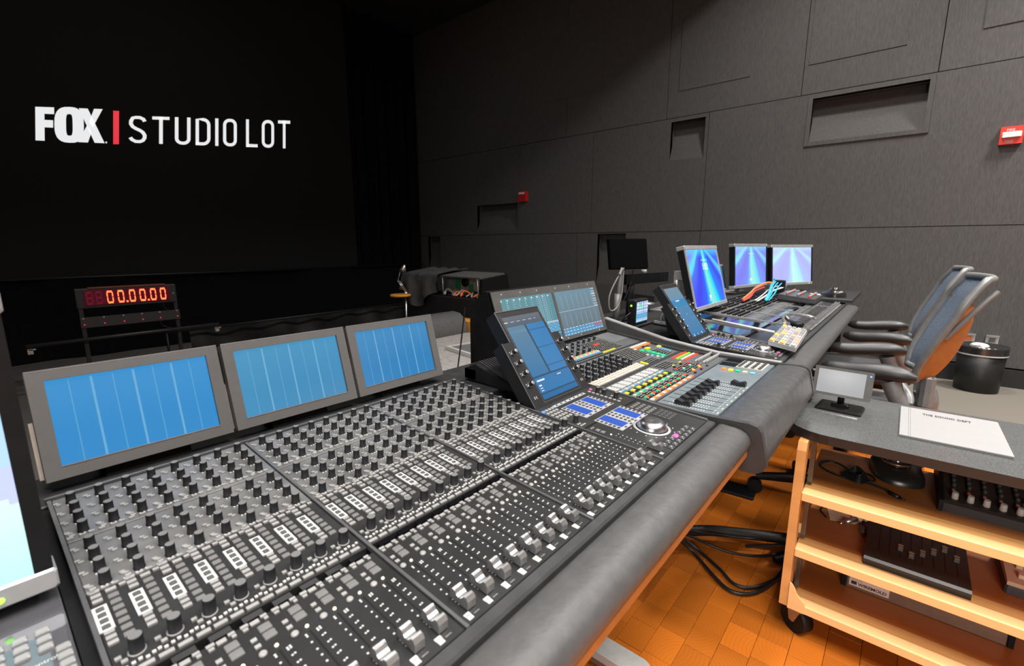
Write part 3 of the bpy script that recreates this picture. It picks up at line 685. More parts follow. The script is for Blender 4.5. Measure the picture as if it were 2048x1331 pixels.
for nm, y0, y1, m in (('fader_panel', .262, .392, BLUEG), ('button_panel', .398, .534, SLATE), ('knob_panel', .546, .672, SLATE), ('upper_panel', .680, .806, SLATE)):
    b = MB(); yc = (y0 + y1) / 2; b.box(.957, 1.503, (y0 - y1) / 2, (y1 - y0) / 2, -.0095, 0, c=.001, T=TMm(0, yc)); mp[nm] = part(nm, b, m, mid)
tr = MB()
for y in (.395, .5375, .5435, .676): tr.box(.957, 1.503, -.0016, .0016, -.008, .0012, T=TMm(0, y))
part('panel_seam_trim', tr, TRIM, mid, stuff=True)
MKNOB = MB().lathe([(.0078, 0), (.0078, .003), (.0064, .0034), (.0060, .0160), (.0045, .0182)], 16, mis=[0, 0, 0, 2, 1]).mesh('rotary_knob', [KNOBB, KNOBT, KNOBB])
chx = [.979 + .0328 * i for i in range(8)]
for x in chx:
    for y in (.577, .597, .617, .637): part('rotary_knob', MKNOB, None, mp['knob_panel'], at=TMm(x, y).translation, rot=(TM_, 0, 0))
for k in range(12):
    x = .985 + .0335 * k + .002
    for y in (.718, .738, .758, .780):
        if x < 1.23 or y == .780: part('rotary_knob', KNOB, None, mp['upper_panel'], at=TMm(x, y).translation, rot=(TM_, 0, 0))
def cb(mb, x, y, w, d, h=.003, mi=0): mb.box(-w / 2, w / 2, -d / 2, d / 2, 0, h, mi, TMm(x, y))
def dots(x0, x1, y0, y1, px=.0075, py=.0075):
    k = MB(); w = MB(); x = x0; r = 0
    nx = int((x1 - x0) / px); ny = int((y1 - y0) / py)
    for i in range(nx + 1):
        for j in range(ny + 1):
            xx, yy = x0 + i * px, y0 + j * py
            cb(k, xx, yy, .0056, .0056, .0024); cb(w, xx, yy, .0026, .0026, .0030)
    return k, w
bk = {k: MB() for k in COLS}; pk_ = {k: MB() for k in COLS}; uk = {k: MB() for k in COLS}
def adddots(dst, *a):
    k, w = dots(*a); dst['k'].add(k.v, k.f); dst['w'].add(w.v, w.f)
# button panel, per channel
for x in chx:
    for j in range(4): cb(bk['w'], x + .0005, .5205 - j * .0074, .0245, .0052)
    cb(bk['w'], x - .0065, .4850, .0120, .0060); cb(bk['b'], x + .0085, .4848, .0120, .0056)
    cb(bk['y'], x - .0050, .4688, .0130, .0076); cb(bk['k'], x + .0075, .4700, .0080, .0060); cb(bk['k'], x + .0075, .4610, .0080, .0050); cb(bk['k'], x - .0045, .4590, .0070, .0050)
    cb(bk['c'], x - .0060, .4478, .0110, .0066); cb(bk['g'], x + .0090, .4484, .0130, .0070)
    adddots(bk, x - .0100, x + .0125, .4310, .4390, .0075, .0072)
    cb(bk['r'], x + .0080, .4225, .0115, .0068); cb(bk['g'], x - .0050, .4220, .0090, .0060); cb(bk['k'], x + .0, .4145, .024, .0040); cb(bk['w'], x - .008, .4145, .004, .0030, .0033)
    cb(bk['w'], x - .0080, .4045, .0130, .0085)
    ob = MB(); cb(ob, x + .0075, .4045, .0150, .0085, .0034); part('orange_button', ob, COLS['o'], mp['button_panel'])
adddots(bk, 1.255, 1.335, .4905, .520, .0105, .0095)
for k, y in (('r', .519), ('l', .507), ('w', .4925), ('r', .4825)):
    for i in range(11): cb(bk[k], 1.388 + i * .0112, y, .0090, .0070)
for i in range(9):
    for j, k in enumerate(('k', 'r', 'y', 'o', 'k', 'g', 'w', 'k', 'r', 'k', 'k', 'y')):
        if (i * 5 + j * 3) % 4: continue
        cb(bk[k], 1.262 + i * .0122, .409 + j * .0068, .0092, .0052)
adddots(bk, 1.255, 1.365, .428, .474, .0115, .0092)
for i in range(12):
    for y in (.444, .420):
        T = TMm(1.388 + i * .0105, y); bk['t'].lathe([(.0032, 0), (.0022, .010), (.0008, .0125)], 6, 0, T)
        bk['t'].lathe([(.0032, 0), (.0024, .006)], 6, 0, TMm(1.388 + i * .0105, y + .008))
# knob panel
for r in range(3):
    for i in range(22): cb(pk_['c' if (r + i) % 5 else 'w'], .969 + i * .0127, .5495 + r * .0090, .0112, .0074)
adddots(pk_, 1.256, 1.368, .590, .664, .0092, .0086)
for i in range(12): cb(pk_['o'], 1.380 + i * .0105, .6455, .0088, .0085); cb(pk_['w'], 1.380 + i * .0105, .6560, .0092, .0085)
for y in (.619, .602, .586, .570, .554):
    g_ = MB(); cb(g_, 1.394 - (.012 if y > .61 else 0), y, .021, .0125, .0034); part('green_button', g_, COLS['g'], mp['knob_panel'])
for x, y in ((1.425, .6205), (1.489, .607)):
    g_ = MB(); cb(g_, x, y, .026, .0115, .0034); part('yellow_button', g_, COLS['y'], mp['knob_panel'])
adddots(pk_, 1.420, 1.456, .556, .606, .0085, .0085)
for j in range(7): cb(pk_['b'], 1.469, .563 + j * .0068, .0085, .0052)
for j in range(3): cb(pk_['y'], 1.263, .549 + j * .008, .010, .0066)
adddots(pk_, 1.280, 1.345, .549, .572, .0095, .0085)
for x, y, k in ((1.36, .575, 'b'), (1.367, .560, 'w'), (1.352, .588, 'w'), (1.374, .548, 'b'), (1.43, .637, 'k'), (1.45, .632, 'k'), (1.37, .637, 'w')): cb(pk_[k], x, y, .012, .007)
# upper panel
for i in range(13):
    cb(uk['g' if i % 3 == 0 else 'o'], 1.104 + i * .0118, .7080, .0110, .0062); cb(uk['o' if i % 2 else 'w'], 1.104 + i * .0118, .7020, .0110, .0050); cb(uk['b'], 1.100 + i * .0118, .6955, .0110, .0046)
adddots(uk, 1.10, 1.245, .686, .690, .0090, .0080); adddots(uk, 1.262, 1.376, .6920, .772, .0094, .0086)
for i in range(4): cb(uk['r'], 1.292 + i * .0094, .7436 - i * .0086 * .0, .0064, .0064, .0033)
for i in range(9): cb(uk['y'], 1.250 + i * .0086, .6845, .0074, .0044)
pl = MB(); cb(pl, 1.448, .763, .118, .084, .0012); part('blank_plate', pl, mat('plain slate plate', (.10, .105, .11), .45, noise=.1), mp['upper_panel'])
for dst, pn in ((bk, 'button_panel'), (pk_, 'knob_panel'), (uk, 'upper_panel')):
    for k, b in dst.items():
        if b.f: part({'w': 'white', 'c': 'cream', 'r': 'red', 'o': 'orange', 'g': 'green', 'l': 'lime', 'y': 'yellow', 'b': 'blue', 'k': 'black', 't': 'clear_toggle'}[k] + '_buttons', b, COLS[k], mp[pn], stuff=True)
# fader panel
MCAP = MB(); MCAP.prism([(-.017, .001), (-.017, .009), (-.013, .0125), (-.007, .0105), (0, .0082), (.007, .0105), (.013, .0125), (.017, .009), (.017, .001)], -.0080, .0080, 'x')
MCAP = MCAP.mesh('fader_cap', mat('black concave fader cap', (.014, .014, .015), .3, noise=.15))
mk = MB(); slm = MB()
for i, x in enumerate(chx):
    xx = x + .006
    part('fader_cap', MCAP, None, mp['fader_panel'], at=(xx, .3400 if i < 7 else .2870, .757))
    slm.box(xx - .001, xx + .001, .272, .386, .7571, .7574)
    for j in range(14): mk.box(xx - .012, xx - .007, .292 + j * .0056, .2938 + j * .0056, .7571, .7574)
    for j in range(14): mk.box(xx + .006, xx + .012, .292 + j * .0056, .2934 + j * .0056, .7571, .7574)
    for j in range(4): mk.box(xx - .010 + j * .006, xx - .0065 + j * .006, .2735, .2750, .7571, .7574)
    mk.box(xx - .012, xx - .004, .2640, .2665, .7571, .7580)
part('fader_slots', slm, BLACK, mp['fader_panel'], stuff=True); part('scale_marks', mk, PRINT, mp['fader_panel'], stuff=True)
for k, y in (('o', .361), ('y', .343), ('g', .324), ('c', .306), ('b', .287)):
    g_ = MB(); cb(g_, 1.352, y, .0165, .0110, .0036); part('lit_button', g_, COLS[k], mp['fader_panel'])
lc = MB(); lc.box(1.400, 1.447, .345, .389, .7571, .7580); lc.box(1.455, 1.497, .345, .389, .7571, .7578); part('dark_lcd', lc, MATS['dark glass display'], mp['fader_panel'])
kf = MB(); kd = MB()
for i in range(5):
    for j in range(4):
        x, y = 1.400 + i * .0205, .283 + j * .0172; kf.box(x, x + .0200, y - .0078, y + .0070, .757, .7590); kd.box(x + .003, x + .0165, y - .0045, y + .0040, .7590, .7612)
part('keypad_plate', kf, mat('cream keypad plate', (.50, .50, .42), .45, noise=.06), mp['fader_panel'], stuff=True); part('keypad_keys', kd, MATS['dark grey key'], mp['fader_panel'], stuff=True)
# rolled front and end caps
rl = [(.258, .700), (.258, .7570), (.2500, .7615), (.2200, .7640), (.1950, .7640), (.1830, .7605), (.1760, .7520), (.1700, .7320), (.1640, .7080), (.1610, .6950), (.1630, .6840), (.1720, .6760), (.1900, .6730), (.258, .6730)]
a = MB(); a.prism(rl, .9450, 1.4990, 'x', smooth=True); part('rolled_leather_front', a, mat('dark grey leather', (.055, .056, .057), .34, noise=.16, scale=55, bump=.25), mid)
cap = [(.81, .69), (.81, .797), (.54, .7640), (.30, .7640), (.2600, .7640), (.1950, .7665), (.1800, .7630), (.1720, .7530), (.1600, .7000), (.1585, .6900), (.1640, .6780), (.1760, .6700), (.2000, .6690), (.28, .69)]
for x0 in (.9300, 1.4945):
    c_ = MB(); c_.prism(cap, x0, x0 + .0150, 'x'); part('end_cap', c_, mat('charcoal end cap', (.035, .035, .036), .4, noise=.15), mid)
for x in (1.05, 1.40): part("pedestal", MB().box(x, x + .05, .60, .75, 0, .69), BLACK, mid)
# monitor housing with two screens
HT = math.atan2(.060, .169); hl = math.hypot(.060, .169)
hb = MB(); hb.prism([(.808, .784), (.816, .797), (.877, .970), (.900, .972), (.955, .930), (.955, .62), (.82, .62)], .9450, 1.5060, 'x'); hous = part('monitor_housing', hb, mat('black speaker cloth housing', (.006, .006, .0065), .9, noise=.3, scale=30, spec=.1), mid)
TH2 = Matrix.Translation((0, .816, .797)) @ Matrix.Rotation(math.pi / 2 - HT, 4, 'X')
fb = MB(); zt = hl + .004
for x0, x1, s0, s1 in ((.945, 1.506, 0, .012), (.945, 1.506, zt - .022, zt), (.945, .975, .012, zt - .022), (1.490, 1.506, .012, zt - .022), (1.2270, 1.2385, .012, zt - .022)): fb.box(x0, x1, s0, s1, -.004, .004, T=TH2)
part('screen_bezel', fb, mat('dark grey bezel', (.07, .068, .066), .45, noise=.15), hous)
sw = MB()
for x in (.985, 1.07, 1.15, 1.25, 1.33, 1.45):
    for s in (zt - .010, .006): sw.lathe([(.0022, 0), (.0018, .0010)], 8, 0, TH2 @ Matrix.Translation((x, s, .004)))
part('bezel_screws', sw, PRINT, hous, stuff=True)
random.seed(3)
def scrL(u, v):
    if v > .40:
        c = mix(s2l(112, 160, 172), s2l(96, 150, 165), u)
        k = (u * 9) % 1
        if k < .10: return s2l(200, 225, 232) if int(v * 60) % 3 == 0 else c
        if .3 < k < .36 or .6 < k < .66: return s2l(70, 150, 140) if u < .6 else s2l(170, 205, 220)
        if .93 < v < .96 and k < .3: return s2l(235, 240, 240)
        return c
    if .36 < v: return s2l(70, 110, 135) if u < .75 else s2l(190, 215, 225)
    if v > .16: return s2l(92, 165, 205) if (int(v * 50) + int(u * 40)) % 4 else s2l(140, 195, 222)
    return s2l(84, 140, 165) if int(v * 44) % 5 else s2l(150, 200, 220)
def scrR(u, v):
    if v < .16:
        if u > .78 and .08 < v < .15: return s2l(200, 90, 100) if (int(u * 60) + int(v * 90)) % 3 else s2l(130, 165, 195)
        return s2l(225, 238, 245) if ((int(u * 90) % 7) < 4 and int(v * 48) % 3 == 1) else s2l(92, 160, 205)
    c = mix(s2l(112, 128, 138), s2l(120, 158, 178), v * .9 + .2 * (1 - u) - .2)
    n = (u * 8) % 1
    if (.2 < v < .48 or .58 < v < .9) and n < .05: return s2l(160, 185, 195)
    if .535 < v < .55: return s2l(165, 190, 200)
    if u > .9 and v > .55 and int(v * 50) % 3 == 0: return s2l(215, 225, 230)
    return c
wL = 1.2270 - .975; hS = zt - .034
part('screen', pix(wL, hS, 120, 60, scrL, .82, .3), None, hous, at=TH2 @ Vector(((.975 + 1.2270) / 2, .012 + hS / 2, .0012)), rot=(math.pi / 2 - HT, 0, 0))
wR = 1.490 - 1.2385
part('screen', pix(wR, hS, 130, 60, scrR, .82, .3), None, hous, at=TH2 @ Vector(((1.490 + 1.2385) / 2, .012 + hS / 2, .0012)), rot=(math.pi / 2 - HT, 0, 0))

# ================================================================== FAR CONSOLE
far = thing('far_mixing_console', 'far black mixing console running to the right wall under the lit monitors', 'mixing console', (2.4, .5, 0))
FX1 = 3.325
b = MB(); b.prism([(.250, .70), (.82, .70), (1.02, .70), (1.02, .790), (.762, .786), (.250, .7465)], 1.536, FX1, 'x'); part('chassis', b, BLACK, far)
b = MB(); b.box(1.545, FX1, .765, 1.02, .790, .7962, c=.002); part('rear_shelf', b, MATS['black deck laminate'], far)
b = MB(); b.prism([(.250, .69), (1.02, .69), (1.02, .845), (.83, .834), (.597, .784), (.43, .7640), (.250, .7600)], 1.5110, 1.5350, 'x'); part('side_cheek', b, mat('charcoal cheek', (.045, .044, .043), .5, noise=.15), far)
b = MB(); b.prism([(.250, .7600), (.43, .7640), (.597, .784), (.83, .834), (.83, .838), (.597, .788), (.43, .768), (.250, .764)], 1.5105, 1.5340, 'x'); part('cheek_edge', b, mat('pale cheek edge', (.32, .32, .32), .4, metal=.3, noise=.08), far)
b = MB(); b.prism([(y, z) for y, z in arm], 1.536, FX1 + .02, 'x', smooth=True); part('armrest_pad', b, LEATHER, far)
b = MB(); b.prism([(.2520, .738), (.2520, .7555), (.2545, .7585), (.2655, .7592), (.2665, .7475), (.2665, .738)], 1.560, FX1, 'x'); part('front_trim', b, MATS['satin dark trim'], far)
DXF = .867
master_section(far, DXF)
def touch2(u, v):
    if v < .05: return s2l(225, 240, 250) if (int(u * 24) % 7 == 3) else s2l(26, 120, 185)
    if v > .74: return mix(s2l(96, 150, 185), s2l(125, 150, 165), (v - .74) * 4)
    if .715 < v < .735 and .3 < u < .55: return (1, 1, 1)
    if v > .60: return s2l(40, 140, 195)
    if .42 < v < .44 and .5 < u < .53: return s2l(200, 230, 250)
    return mix(s2l(52, 128, 180), s2l(88, 142, 180), v)
touch_display(far, DXF, pix(.130, .196, 40, 90, touch2, .85))
# seven eight-channel modules; parts share meshes
GLASSP = mat('glossy black touch panel', (.010, .011, .014), .06, noise=.1, coat=.5)
FKN = MB().lathe([(.0050, 0), (.0044, .0105), (.0040, .0115)], 8, mis=[0, 0, 1])
def far_meshes():
    kn1, kn2 = MB(), MB()
    for c in range(8):
        xc = .0178 + PW * c
        for y in ROWS1: T = TS(xc, y); kn1.add([T @ Vector(v) for v in FKN.v], FKN.f); kn1.m[-len(FKN.f):] = FKN.m
        for y in ROWS2: T = TS(xc, y); kn2.add([T @ Vector(v) for v in FKN.v], FKN.f); kn2.m[-len(FKN.f):] = FKN.m
    b1, b2, b3, b4 = strip_stuff(0, None)
    sw_ = MB(); cp = MB()
    for c in range(8):
        xc = .0178 + PW * c
        for k in range(7): small_box(sw_, xc + .0012, .5296 - .0099 * k, .0088, .0074, .002)
        for k in range(4): small_box(sw_, xc - .0105, .5038 + (k - 1.5) * .0086, .0080, .0070, .002)
        for y in (.3955, .3852): small_box(b4, xc + .001, y, .0104, .0086)
        T = TS(xc, .2915); cp.add([T @ v.co for v in CAPM.vertices], [tuple(p.vertices) for p in CAPM.polygons])
    slabs = {}
    for nm, y0, y1 in (('knob_a', .6485, .7565), ('knob_b', .5475, .6465), ('switch', .4220, .5460), ('fader', .2670, .4110)):
        s_ = MB(); s_.box(.0024, .2181, (y0 - y1) / 2, (y1 - y0) / 2, -.011, 0, c=.0008, T=TS(0, (y0 + y1) / 2)); slabs[nm] = s_
    mm = [mat('far grey button', (.20, .20, .20), .3, noise=.1), mat('far print', (.42, .42, .42), .5, noise=.05), GREYK]
    return (slabs['knob_a'].mesh('knob_panel', PANELLT), slabs['knob_b'].mesh('knob_panel', PANELLT), slabs['switch'].mesh('switch_panel', mat('semi gloss black panel', (.02, .02, .022), .22, noise=.1)), slabs['fader'].mesh('fader_panel', mat('glossy fader panel', (.016, .016, .018), .18, noise=.1)), slabs['switch'].mesh('touch_panel', GLASSP), slabs['knob_b'].mesh('touch_panel', GLASSP), slabs['knob_a'].mesh('touch_panel', GLASSP),
            kn1.mesh('knobs', [KNOBB, KNOBT]), kn2.mesh('knobs', [KNOBB, KNOBT]), b1.mesh('mini_buttons', mm), b2.mesh('mini_buttons', mm), sw_.mesh('keys', [mm[0]]), b4.mesh('fader_buttons', mm), cp.mesh('fader_caps', SILVER))
FMs = far_meshes()
for k in range(7):
    X0 = 1.7840 + .2205 * k; at = (X0, 0, 0)
    if k < 2:
        for me in (FMs[4], FMs[5], FMs[6]): part('touch_panel', me, None, far, at=at)
        p4 = part('touch_panel', FMs[3], None, far, at=at)
        if k == 1: part('fader_caps', FMs[13], None, p4, at=at, stuff=True)
    else:
        p1 = part('knob_panel', FMs[0], None, far, at=at); p2 = part('knob_panel', FMs[1], None, far, at=at); p3 = part('switch_panel', FMs[2], None, far, at=at); p4 = part('fader_panel', FMs[3], None, far, at=at)
        part('knobs', FMs[7], None, p1, at=at, stuff=True); part('knobs', FMs[8], None, p2, at=at, stuff=True)
        part('mini_buttons', FMs[9], None, p1, at=at, stuff=True); part('mini_buttons', FMs[10], None, p2, at=at, stuff=True); part('keys', FMs[11], None, p3, at=at, stuff=True); part('fader_buttons', FMs[12], None, p4, at=at, stuff=True)
        part('fader_caps', FMs[13], None, p4, at=at, stuff=True)
    gl = MB(); gl.box(.004, .2165, -.0100, .0100, 0, .0040, T=Matrix.Translation((X0, 0, 0)) @ TS(0, .4300)); part('display_strip', gl, GLASSP, far)
    dvm = MB(); dvm.box(-.0035, .0035, -.11, .245, -.004, .0060, T=TS(X0, .510)); part('module_divider', dvm, mat('pale divider rod', (.42, .41, .39), .35, metal=.5, noise=.08), far)
for x in (1.7, 2.9): part("pedestal", MB().box(x, x + .05, .62, .78, 0, .70), BLACK, far)
# ================================================================== MONITORS
def wall_a(pale=0., seed=0):
    rays = [(-9, s2l(130, 140, 255)), (-1.05, s2l(120, 140, 255)), (-.72, s2l(90, 225, 250)), (-.58, s2l(70, 110, 245)), (-.30, s2l(55, 60, 235)), (-.12, s2l(40, 90, 245)), (-.02, s2l(40, 180, 250)), (.05, s2l(140, 235, 215)), (.13, s2l(110, 235, 225)), (.27, s2l(20, 215, 250)), (.36, s2l(30, 120, 250)), (.60, s2l(40, 70, 235)), (.80, s2l(90, 205, 250)), (.92, s2l(60, 100, 245)), (9, s2l(90, 120, 245))]
    def fn(u, v):
        an = math.atan2(u - .47, 1.12 - v) + .02 * math.sin(9 * u + 5 * v)
        for (a0, c0), (a1, c1) in zip(rays, rays[1:]):
            if a0 <= an < a1:
                t = (an - a0) / (a1 - a0); c = mix(c0, c1, t * t * (3 - 2 * t)); break
        if v > .86: c = mix(c, s2l(90, 230, 250), (v - .86) * 4)
        return mix(c, (1, 1, 1), pale)
    return fn
def with_clock(fn, clock=True):
    def g(u, v):
        if clock and .80 < v < .825 and .40 < u < .60 and int(u * 100) % 3: return s2l(200, 235, 255)
        if clock and .055 < v < .17 and .46 < u < .54 and (u - .5) ** 2 / .0009 + ((v - .13) / .03) ** 2 < 1: return (.95, .98, 1)
        if clock and .05 < v < .085 and .46 < u < .54: return s2l(170, 210, 250)
        return fn(u, v)
    return g
BARS = mat('satin aluminium bar', (.50, .50, .50), .38, metal=.6, noise=.08)
def monitor(label, c, yaw, tilt, w, h, fn, base_z, strength=1., bez=.012, bar=.020, text=None, led=True, frame_all=False, n=72, yb=.035):
    yaw, tilt = R(yaw), R(tilt)
    t = thing('computer_monitor', label, 'monitor', (c[0], c[1], base_z), (0, 0, yaw)); zc = c[2] - base_z
    T = Matrix.Translation((0, 0, zc)) @ Matrix.Rotation(math.pi / 2 - tilt, 4, 'X')
    b = MB(); b.box(-w / 2, w / 2, -h / 2, h / 2, -.030, -.002, T=T); lpart('back_shell', b, BLACK, t)
    for sx_ in (-1, 1):
        b = MB(); b.box(sx_ * (w / 2 - bez / 2) - bez / 2, sx_ * (w / 2 - bez / 2) + bez / 2, -h / 2 + bar, h / 2 - bar, -.002, .002, T=T); lpart('side_bezel', b, BARS if frame_all else BLACK, t)
    for nm, s in (('top_bar', 1), ('bottom_bar', -1)):
        b = MB(); b.box(-w / 2 - .002, w / 2 + .002, -bar / 2, bar / 2, -.030, .004, T=T @ Matrix.Translation((0, s * (h / 2 - bar / 2), 0)), c=.002); lpart(nm, b, BARS, t)
    sw, sh = w - 2 * bez, h - 2 * bar
    lpart('screen', pix(sw, sh, n, int(n * sh / sw), fn, strength, .15), None, t, loc=T @ Vector((0, 0, .0006)), rot=(math.pi / 2 - tilt, 0, 0))
    if text:
        m = MB(); text_into(m, text, sh * .17, lambda a, b_: T @ Vector((a, b_ + sh * .13, .0012)), 0, .0, 'CENTER'); lpart('screen_clock', m, em('pale screen text', (.75, .92, 1.), 1.1), t)
    if led:
        m = MB(); m.lathe([(.003, 0), (.002, .0015)], 8, 0, T @ Matrix.Translation((w / 2 - .035, -h / 2 + bar * .4, .004))); lpart('power_led', m, em('green led', (.25, 1., .05), 2.5), t)
    b = MB(); b.cyl((0, yb, .004), (0, yb, zc), .014, 12); b.box(-.014, .014, .02, yb + .01, zc - .02, zc + .02); b.box(-.10, .10, yb - .045, yb + .085, 0, .006, c=.003); lpart('stand', b, BARS, t)
    return t
def wall_left(u, v):
    if v < .30 + (1 - u) * .35: return mix(s2l(190, 250, 250), s2l(232, 255, 252), v * 2)
    if v < .44 + (1 - u) * .5: return s2l(196, 206, 255)
    return mix(s2l(190, 215, 255), s2l(170, 215, 255), v)
# the near-left monitor stands on the blank desk left of the console
monitor('bright pale blue monitor cropped by the left edge of the picture', (.0200 - .215, .576, .9265), 0, 4, .43, .272, wall_left, .7915, 1.15, .0125, .019, led=True)
monitor('blue wallpaper monitor showing the time, beside the tilted touch screen', (2.19, .692, .9600), 0, 15, .43, .284, with_clock(wall_a()), .797, 1.0, .013, .018, text='1:02', led=False, frame_all=True, yb=.135)
monitor('left of the two joined blue wallpaper monitors by the wall', (3.27, .765, .972), -11.5, 5, .44, .272, with_clock(wall_a(.18)), .797, 1.0, .013, .018, led=False, yb=.075)
monitor('palest monitor, right of the two joined screens by the wall', (3.690, .606, .966), -25, 6, .424, .272, wall_a(.42), .7855, 1.05, .013, .018, led=True)
monitor('plain blue monitor half hidden behind the wallpaper monitor', (2.83, .86, .905), 0, 12, .44, .16, lambda u, v: mix(s2l(24, 104, 160), s2l(36, 120, 178), v), .797, .8, .012, .012, led=False)
ed = thing('end_desk', 'black desk top at the far end of the consoles beside the wall', 'desk', (3.65, .5, 0))
b = MB(); b.box(3.35, 4.0, .225, .80, .765, .785, c=.003); part('desk_top', b, MATS['black deck laminate'], ed)
b = MB(); b.box(3.88, 3.93, .3, .75, 0, .765); part('desk_leg', b, BLACK, ed); b = MB(); b.box(3.42, 3.47, .3, .75, 0, .765); part('desk_leg', b, BLACK, ed)

# blank desk at left with the lit key panel under the near monitor
ld = thing('left_key_desk', 'desk end with pale keys on a glossy panel below the cropped monitor', 'control desk', (-.2, .5, 0))
b = MB(); b.prism([(.250, .70), (.78, .70), (.78, .776), (.250, .7385)], -.62, .021, 'x'); part('chassis', b, BLACK, ld)
b = MB(); b.box(-.60, .0205, -.245, .26, -.006, 0, T=TS(0, .52, -.004)); lp_ = part('glossy_panel', b, mat('glossy grey panel', (.22, .22, .24), .06, metal=.75, noise=.05), ld)
LK = MB().box(-.0047, .0047, -.0036, .0036, 0, .003, c=.001).mesh('pale_key', mat('pale silver key', (.22, .22, .218), .3, noise=.06))
for i in range(6):
    for j in range(3): part('pale_key', LK, None, lp_, at=S(.0045 - i * .0135, .5270 - j * .0108, -.004), rot=(TILT, 0, 0))
for j in range(5): part('pale_key', LK, None, lp_, at=S(.0140, .4960 - j * .0100, -.004), rot=(TILT, 0, 0))
t = MB(); text_into(t, 'Name Control', .0058, lambda a, b_: tuple(Vector(S(.010 + a, .4885 + b_, -.0036))), 0, 0, 'RIGHT'); part('lettering', t, PRINT, lp_)
b = MB(); b.box(-.60, .0205, .40, .72, 0, .70); part('under_frame', b, BLACK, ld)
b = MB(); b.prism(arm, -.62, .0215, 'x', smooth=True); part('armrest_pad', b, LEATHER, ld)

# black monitor on a grey pole, and the small touch unit
bm = thing('pole_monitor', 'black switched-off screen on a grey pole with hanging cables', 'monitor', (1.722, .885, .797))
T = Matrix.Translation((1.755, .862, 1.066)) @ Matrix.Rotation(R(-24), 4, 'Z') @ Matrix.Rotation(math.pi / 2 - R(10), 4, 'X')
b = MB(); b.box(-.096, .096, -.061, .061, -.016, 0, T=T, c=.003); part('panel', b, mat('switched off screen', (.0015, .0015, .002), .9, noise=.1, spec=.05), bm)
b = MB(); b.cyl((1.722, .892, .80), (1.735, .880, 1.05), .0085, 12); b.cyl((1.722, .892, .80), (1.724, .890, .905), .0125, 12); part('pole', b, mat('grey pole paint', (.17, .165, .16), .45, noise=.1), bm)
b = MB(); b.box(-.05, .06, -.04, .04, 0, .010, T=Matrix.Translation((1.722, .885, .797)), c=.003); part('base_plate', b, BLACK, bm)
CAB = mat('grey cable', (.22, .215, .21), .5, noise=.1); CABB = mat('black cable', (.010, .010, .010), .45, noise=.1); CABW = mat('white cable', (.62, .61, .6), .45, noise=.05)
for pts, m, r in (([(1.72, .865, 1.01), (1.685, .88, .96), (1.655, .89, .90), (1.665, .89, .845), (1.700, .88, .85), (1.722, .872, .90), (1.728, .87, 1.0)], CAB, .0028), ([(1.79, .86, 1.0), (1.80, .87, .95), (1.785, .88, .90), (1.775, .89, .87)], CABB, .0022), ([(1.71, .868, 1.01), (1.695, .87, .985)], CAB, .0055)):
    b = MB(); b.tube(smoothpath(pts), r, 8); part('hanging_cable', b, m, bm)
tb = thing('small_touch_unit', 'small black touch unit with a lit blue key grid on the shelf', 'touch panel', (1.70, .775, .7972))
b = MB(); b.box(1.646, 1.758, .772, .806, .7985, .893, c=.003); part('housing', b, BLACK, tb)
def tabf(u, v):
    if v > .42: return (s2l(235, 235, 250) if (int(u * 20) % 4 and int(v * 26) % 4) else s2l(110, 170, 225)) if not (.72 < v < .95 and .2 < u < .4) else s2l(120, 235, 170)
    if v < .18: return s2l(225, 240, 250) if (int(u * 20) % 4 and int(v * 30) % 3) else s2l(110, 180, 225)
    return s2l(100, 175, 225)
part('screen', pix(.100, .078, 24, 30, tabf, .9), None, tb, at=(1.702, .7712, .846), rot=(math.pi / 2, 0, 0))
b = MB(); b.lathe([(.004, 0), (.003, .003)], 8, 0, Matrix.Translation((1.645, .79, .872)) @ Matrix.Rotation(-math.pi / 2, 4, 'Y')); part('status_led', b, MATS['green led'], tb)
b = MB(); b.box(1.66, 1.75, .775, .80, .797, .7985); part('foot', b, BLACK, tb)
b = MB(); b.tube(smoothpath([(1.640, .79, .845), (1.62, .80, .83), (1.63, .82, .805), (1.655, .832, .801)]), .0025, 8); part('lead', b, CABB, tb)
# articulated arm and spare device behind the second touch display
aa = thing('monitor_arm', 'black articulated monitor arm behind the second tilted touch screen', 'monitor arm', (1.90, .92, .797))
b = MB(); b.cyl((1.90, .92, .797), (1.90, .92, .965), .016, 12); part('post', b, BLACK, aa)
b = MB(); b.box(-.02, .30, -.014, .014, -.022, .022, T=Matrix.Translation((1.86, .92, .955)) @ Matrix.Rotation(R(-10), 4, 'Z')); part('upper_arm', b, BLACK, aa)
b = MB(); b.box(-.02, .26, -.014, .014, -.015, .020, T=Matrix.Translation((1.87, .92, .875)) @ Matrix.Rotation(R(8), 4, 'Y')); part('lower_arm', b, BLACK, aa)
b = MB(); b.cyl((1.985, .90, .974), (1.985, .90, .992), .012, 12); part('cap', b, LIGHTK, aa)
sd = thing('dish_stand', 'round silver topped stand behind the second touch screen', 'stand', (1.86, .80, .797))
b = MB(); b.lathe([(.03, 0), (.014, .01), (.012, .05), (.045, .058), (.05, .066), (.03, .070)], 20, 0, Matrix.Translation((1.83, .83, .797))); part('pedestal_dish', b, SILVER, sd)
b = MB(); b.tube(smoothpath([(1.72, .70, .81), (1.70, .69, .84), (1.76, .68, .85), (1.80, .66, .83), (1.83, .62, .80)]), .0025, 8); solo('loose_cable', b, CABW, 'thin pale cable arching beside the small touch unit', 'cable')

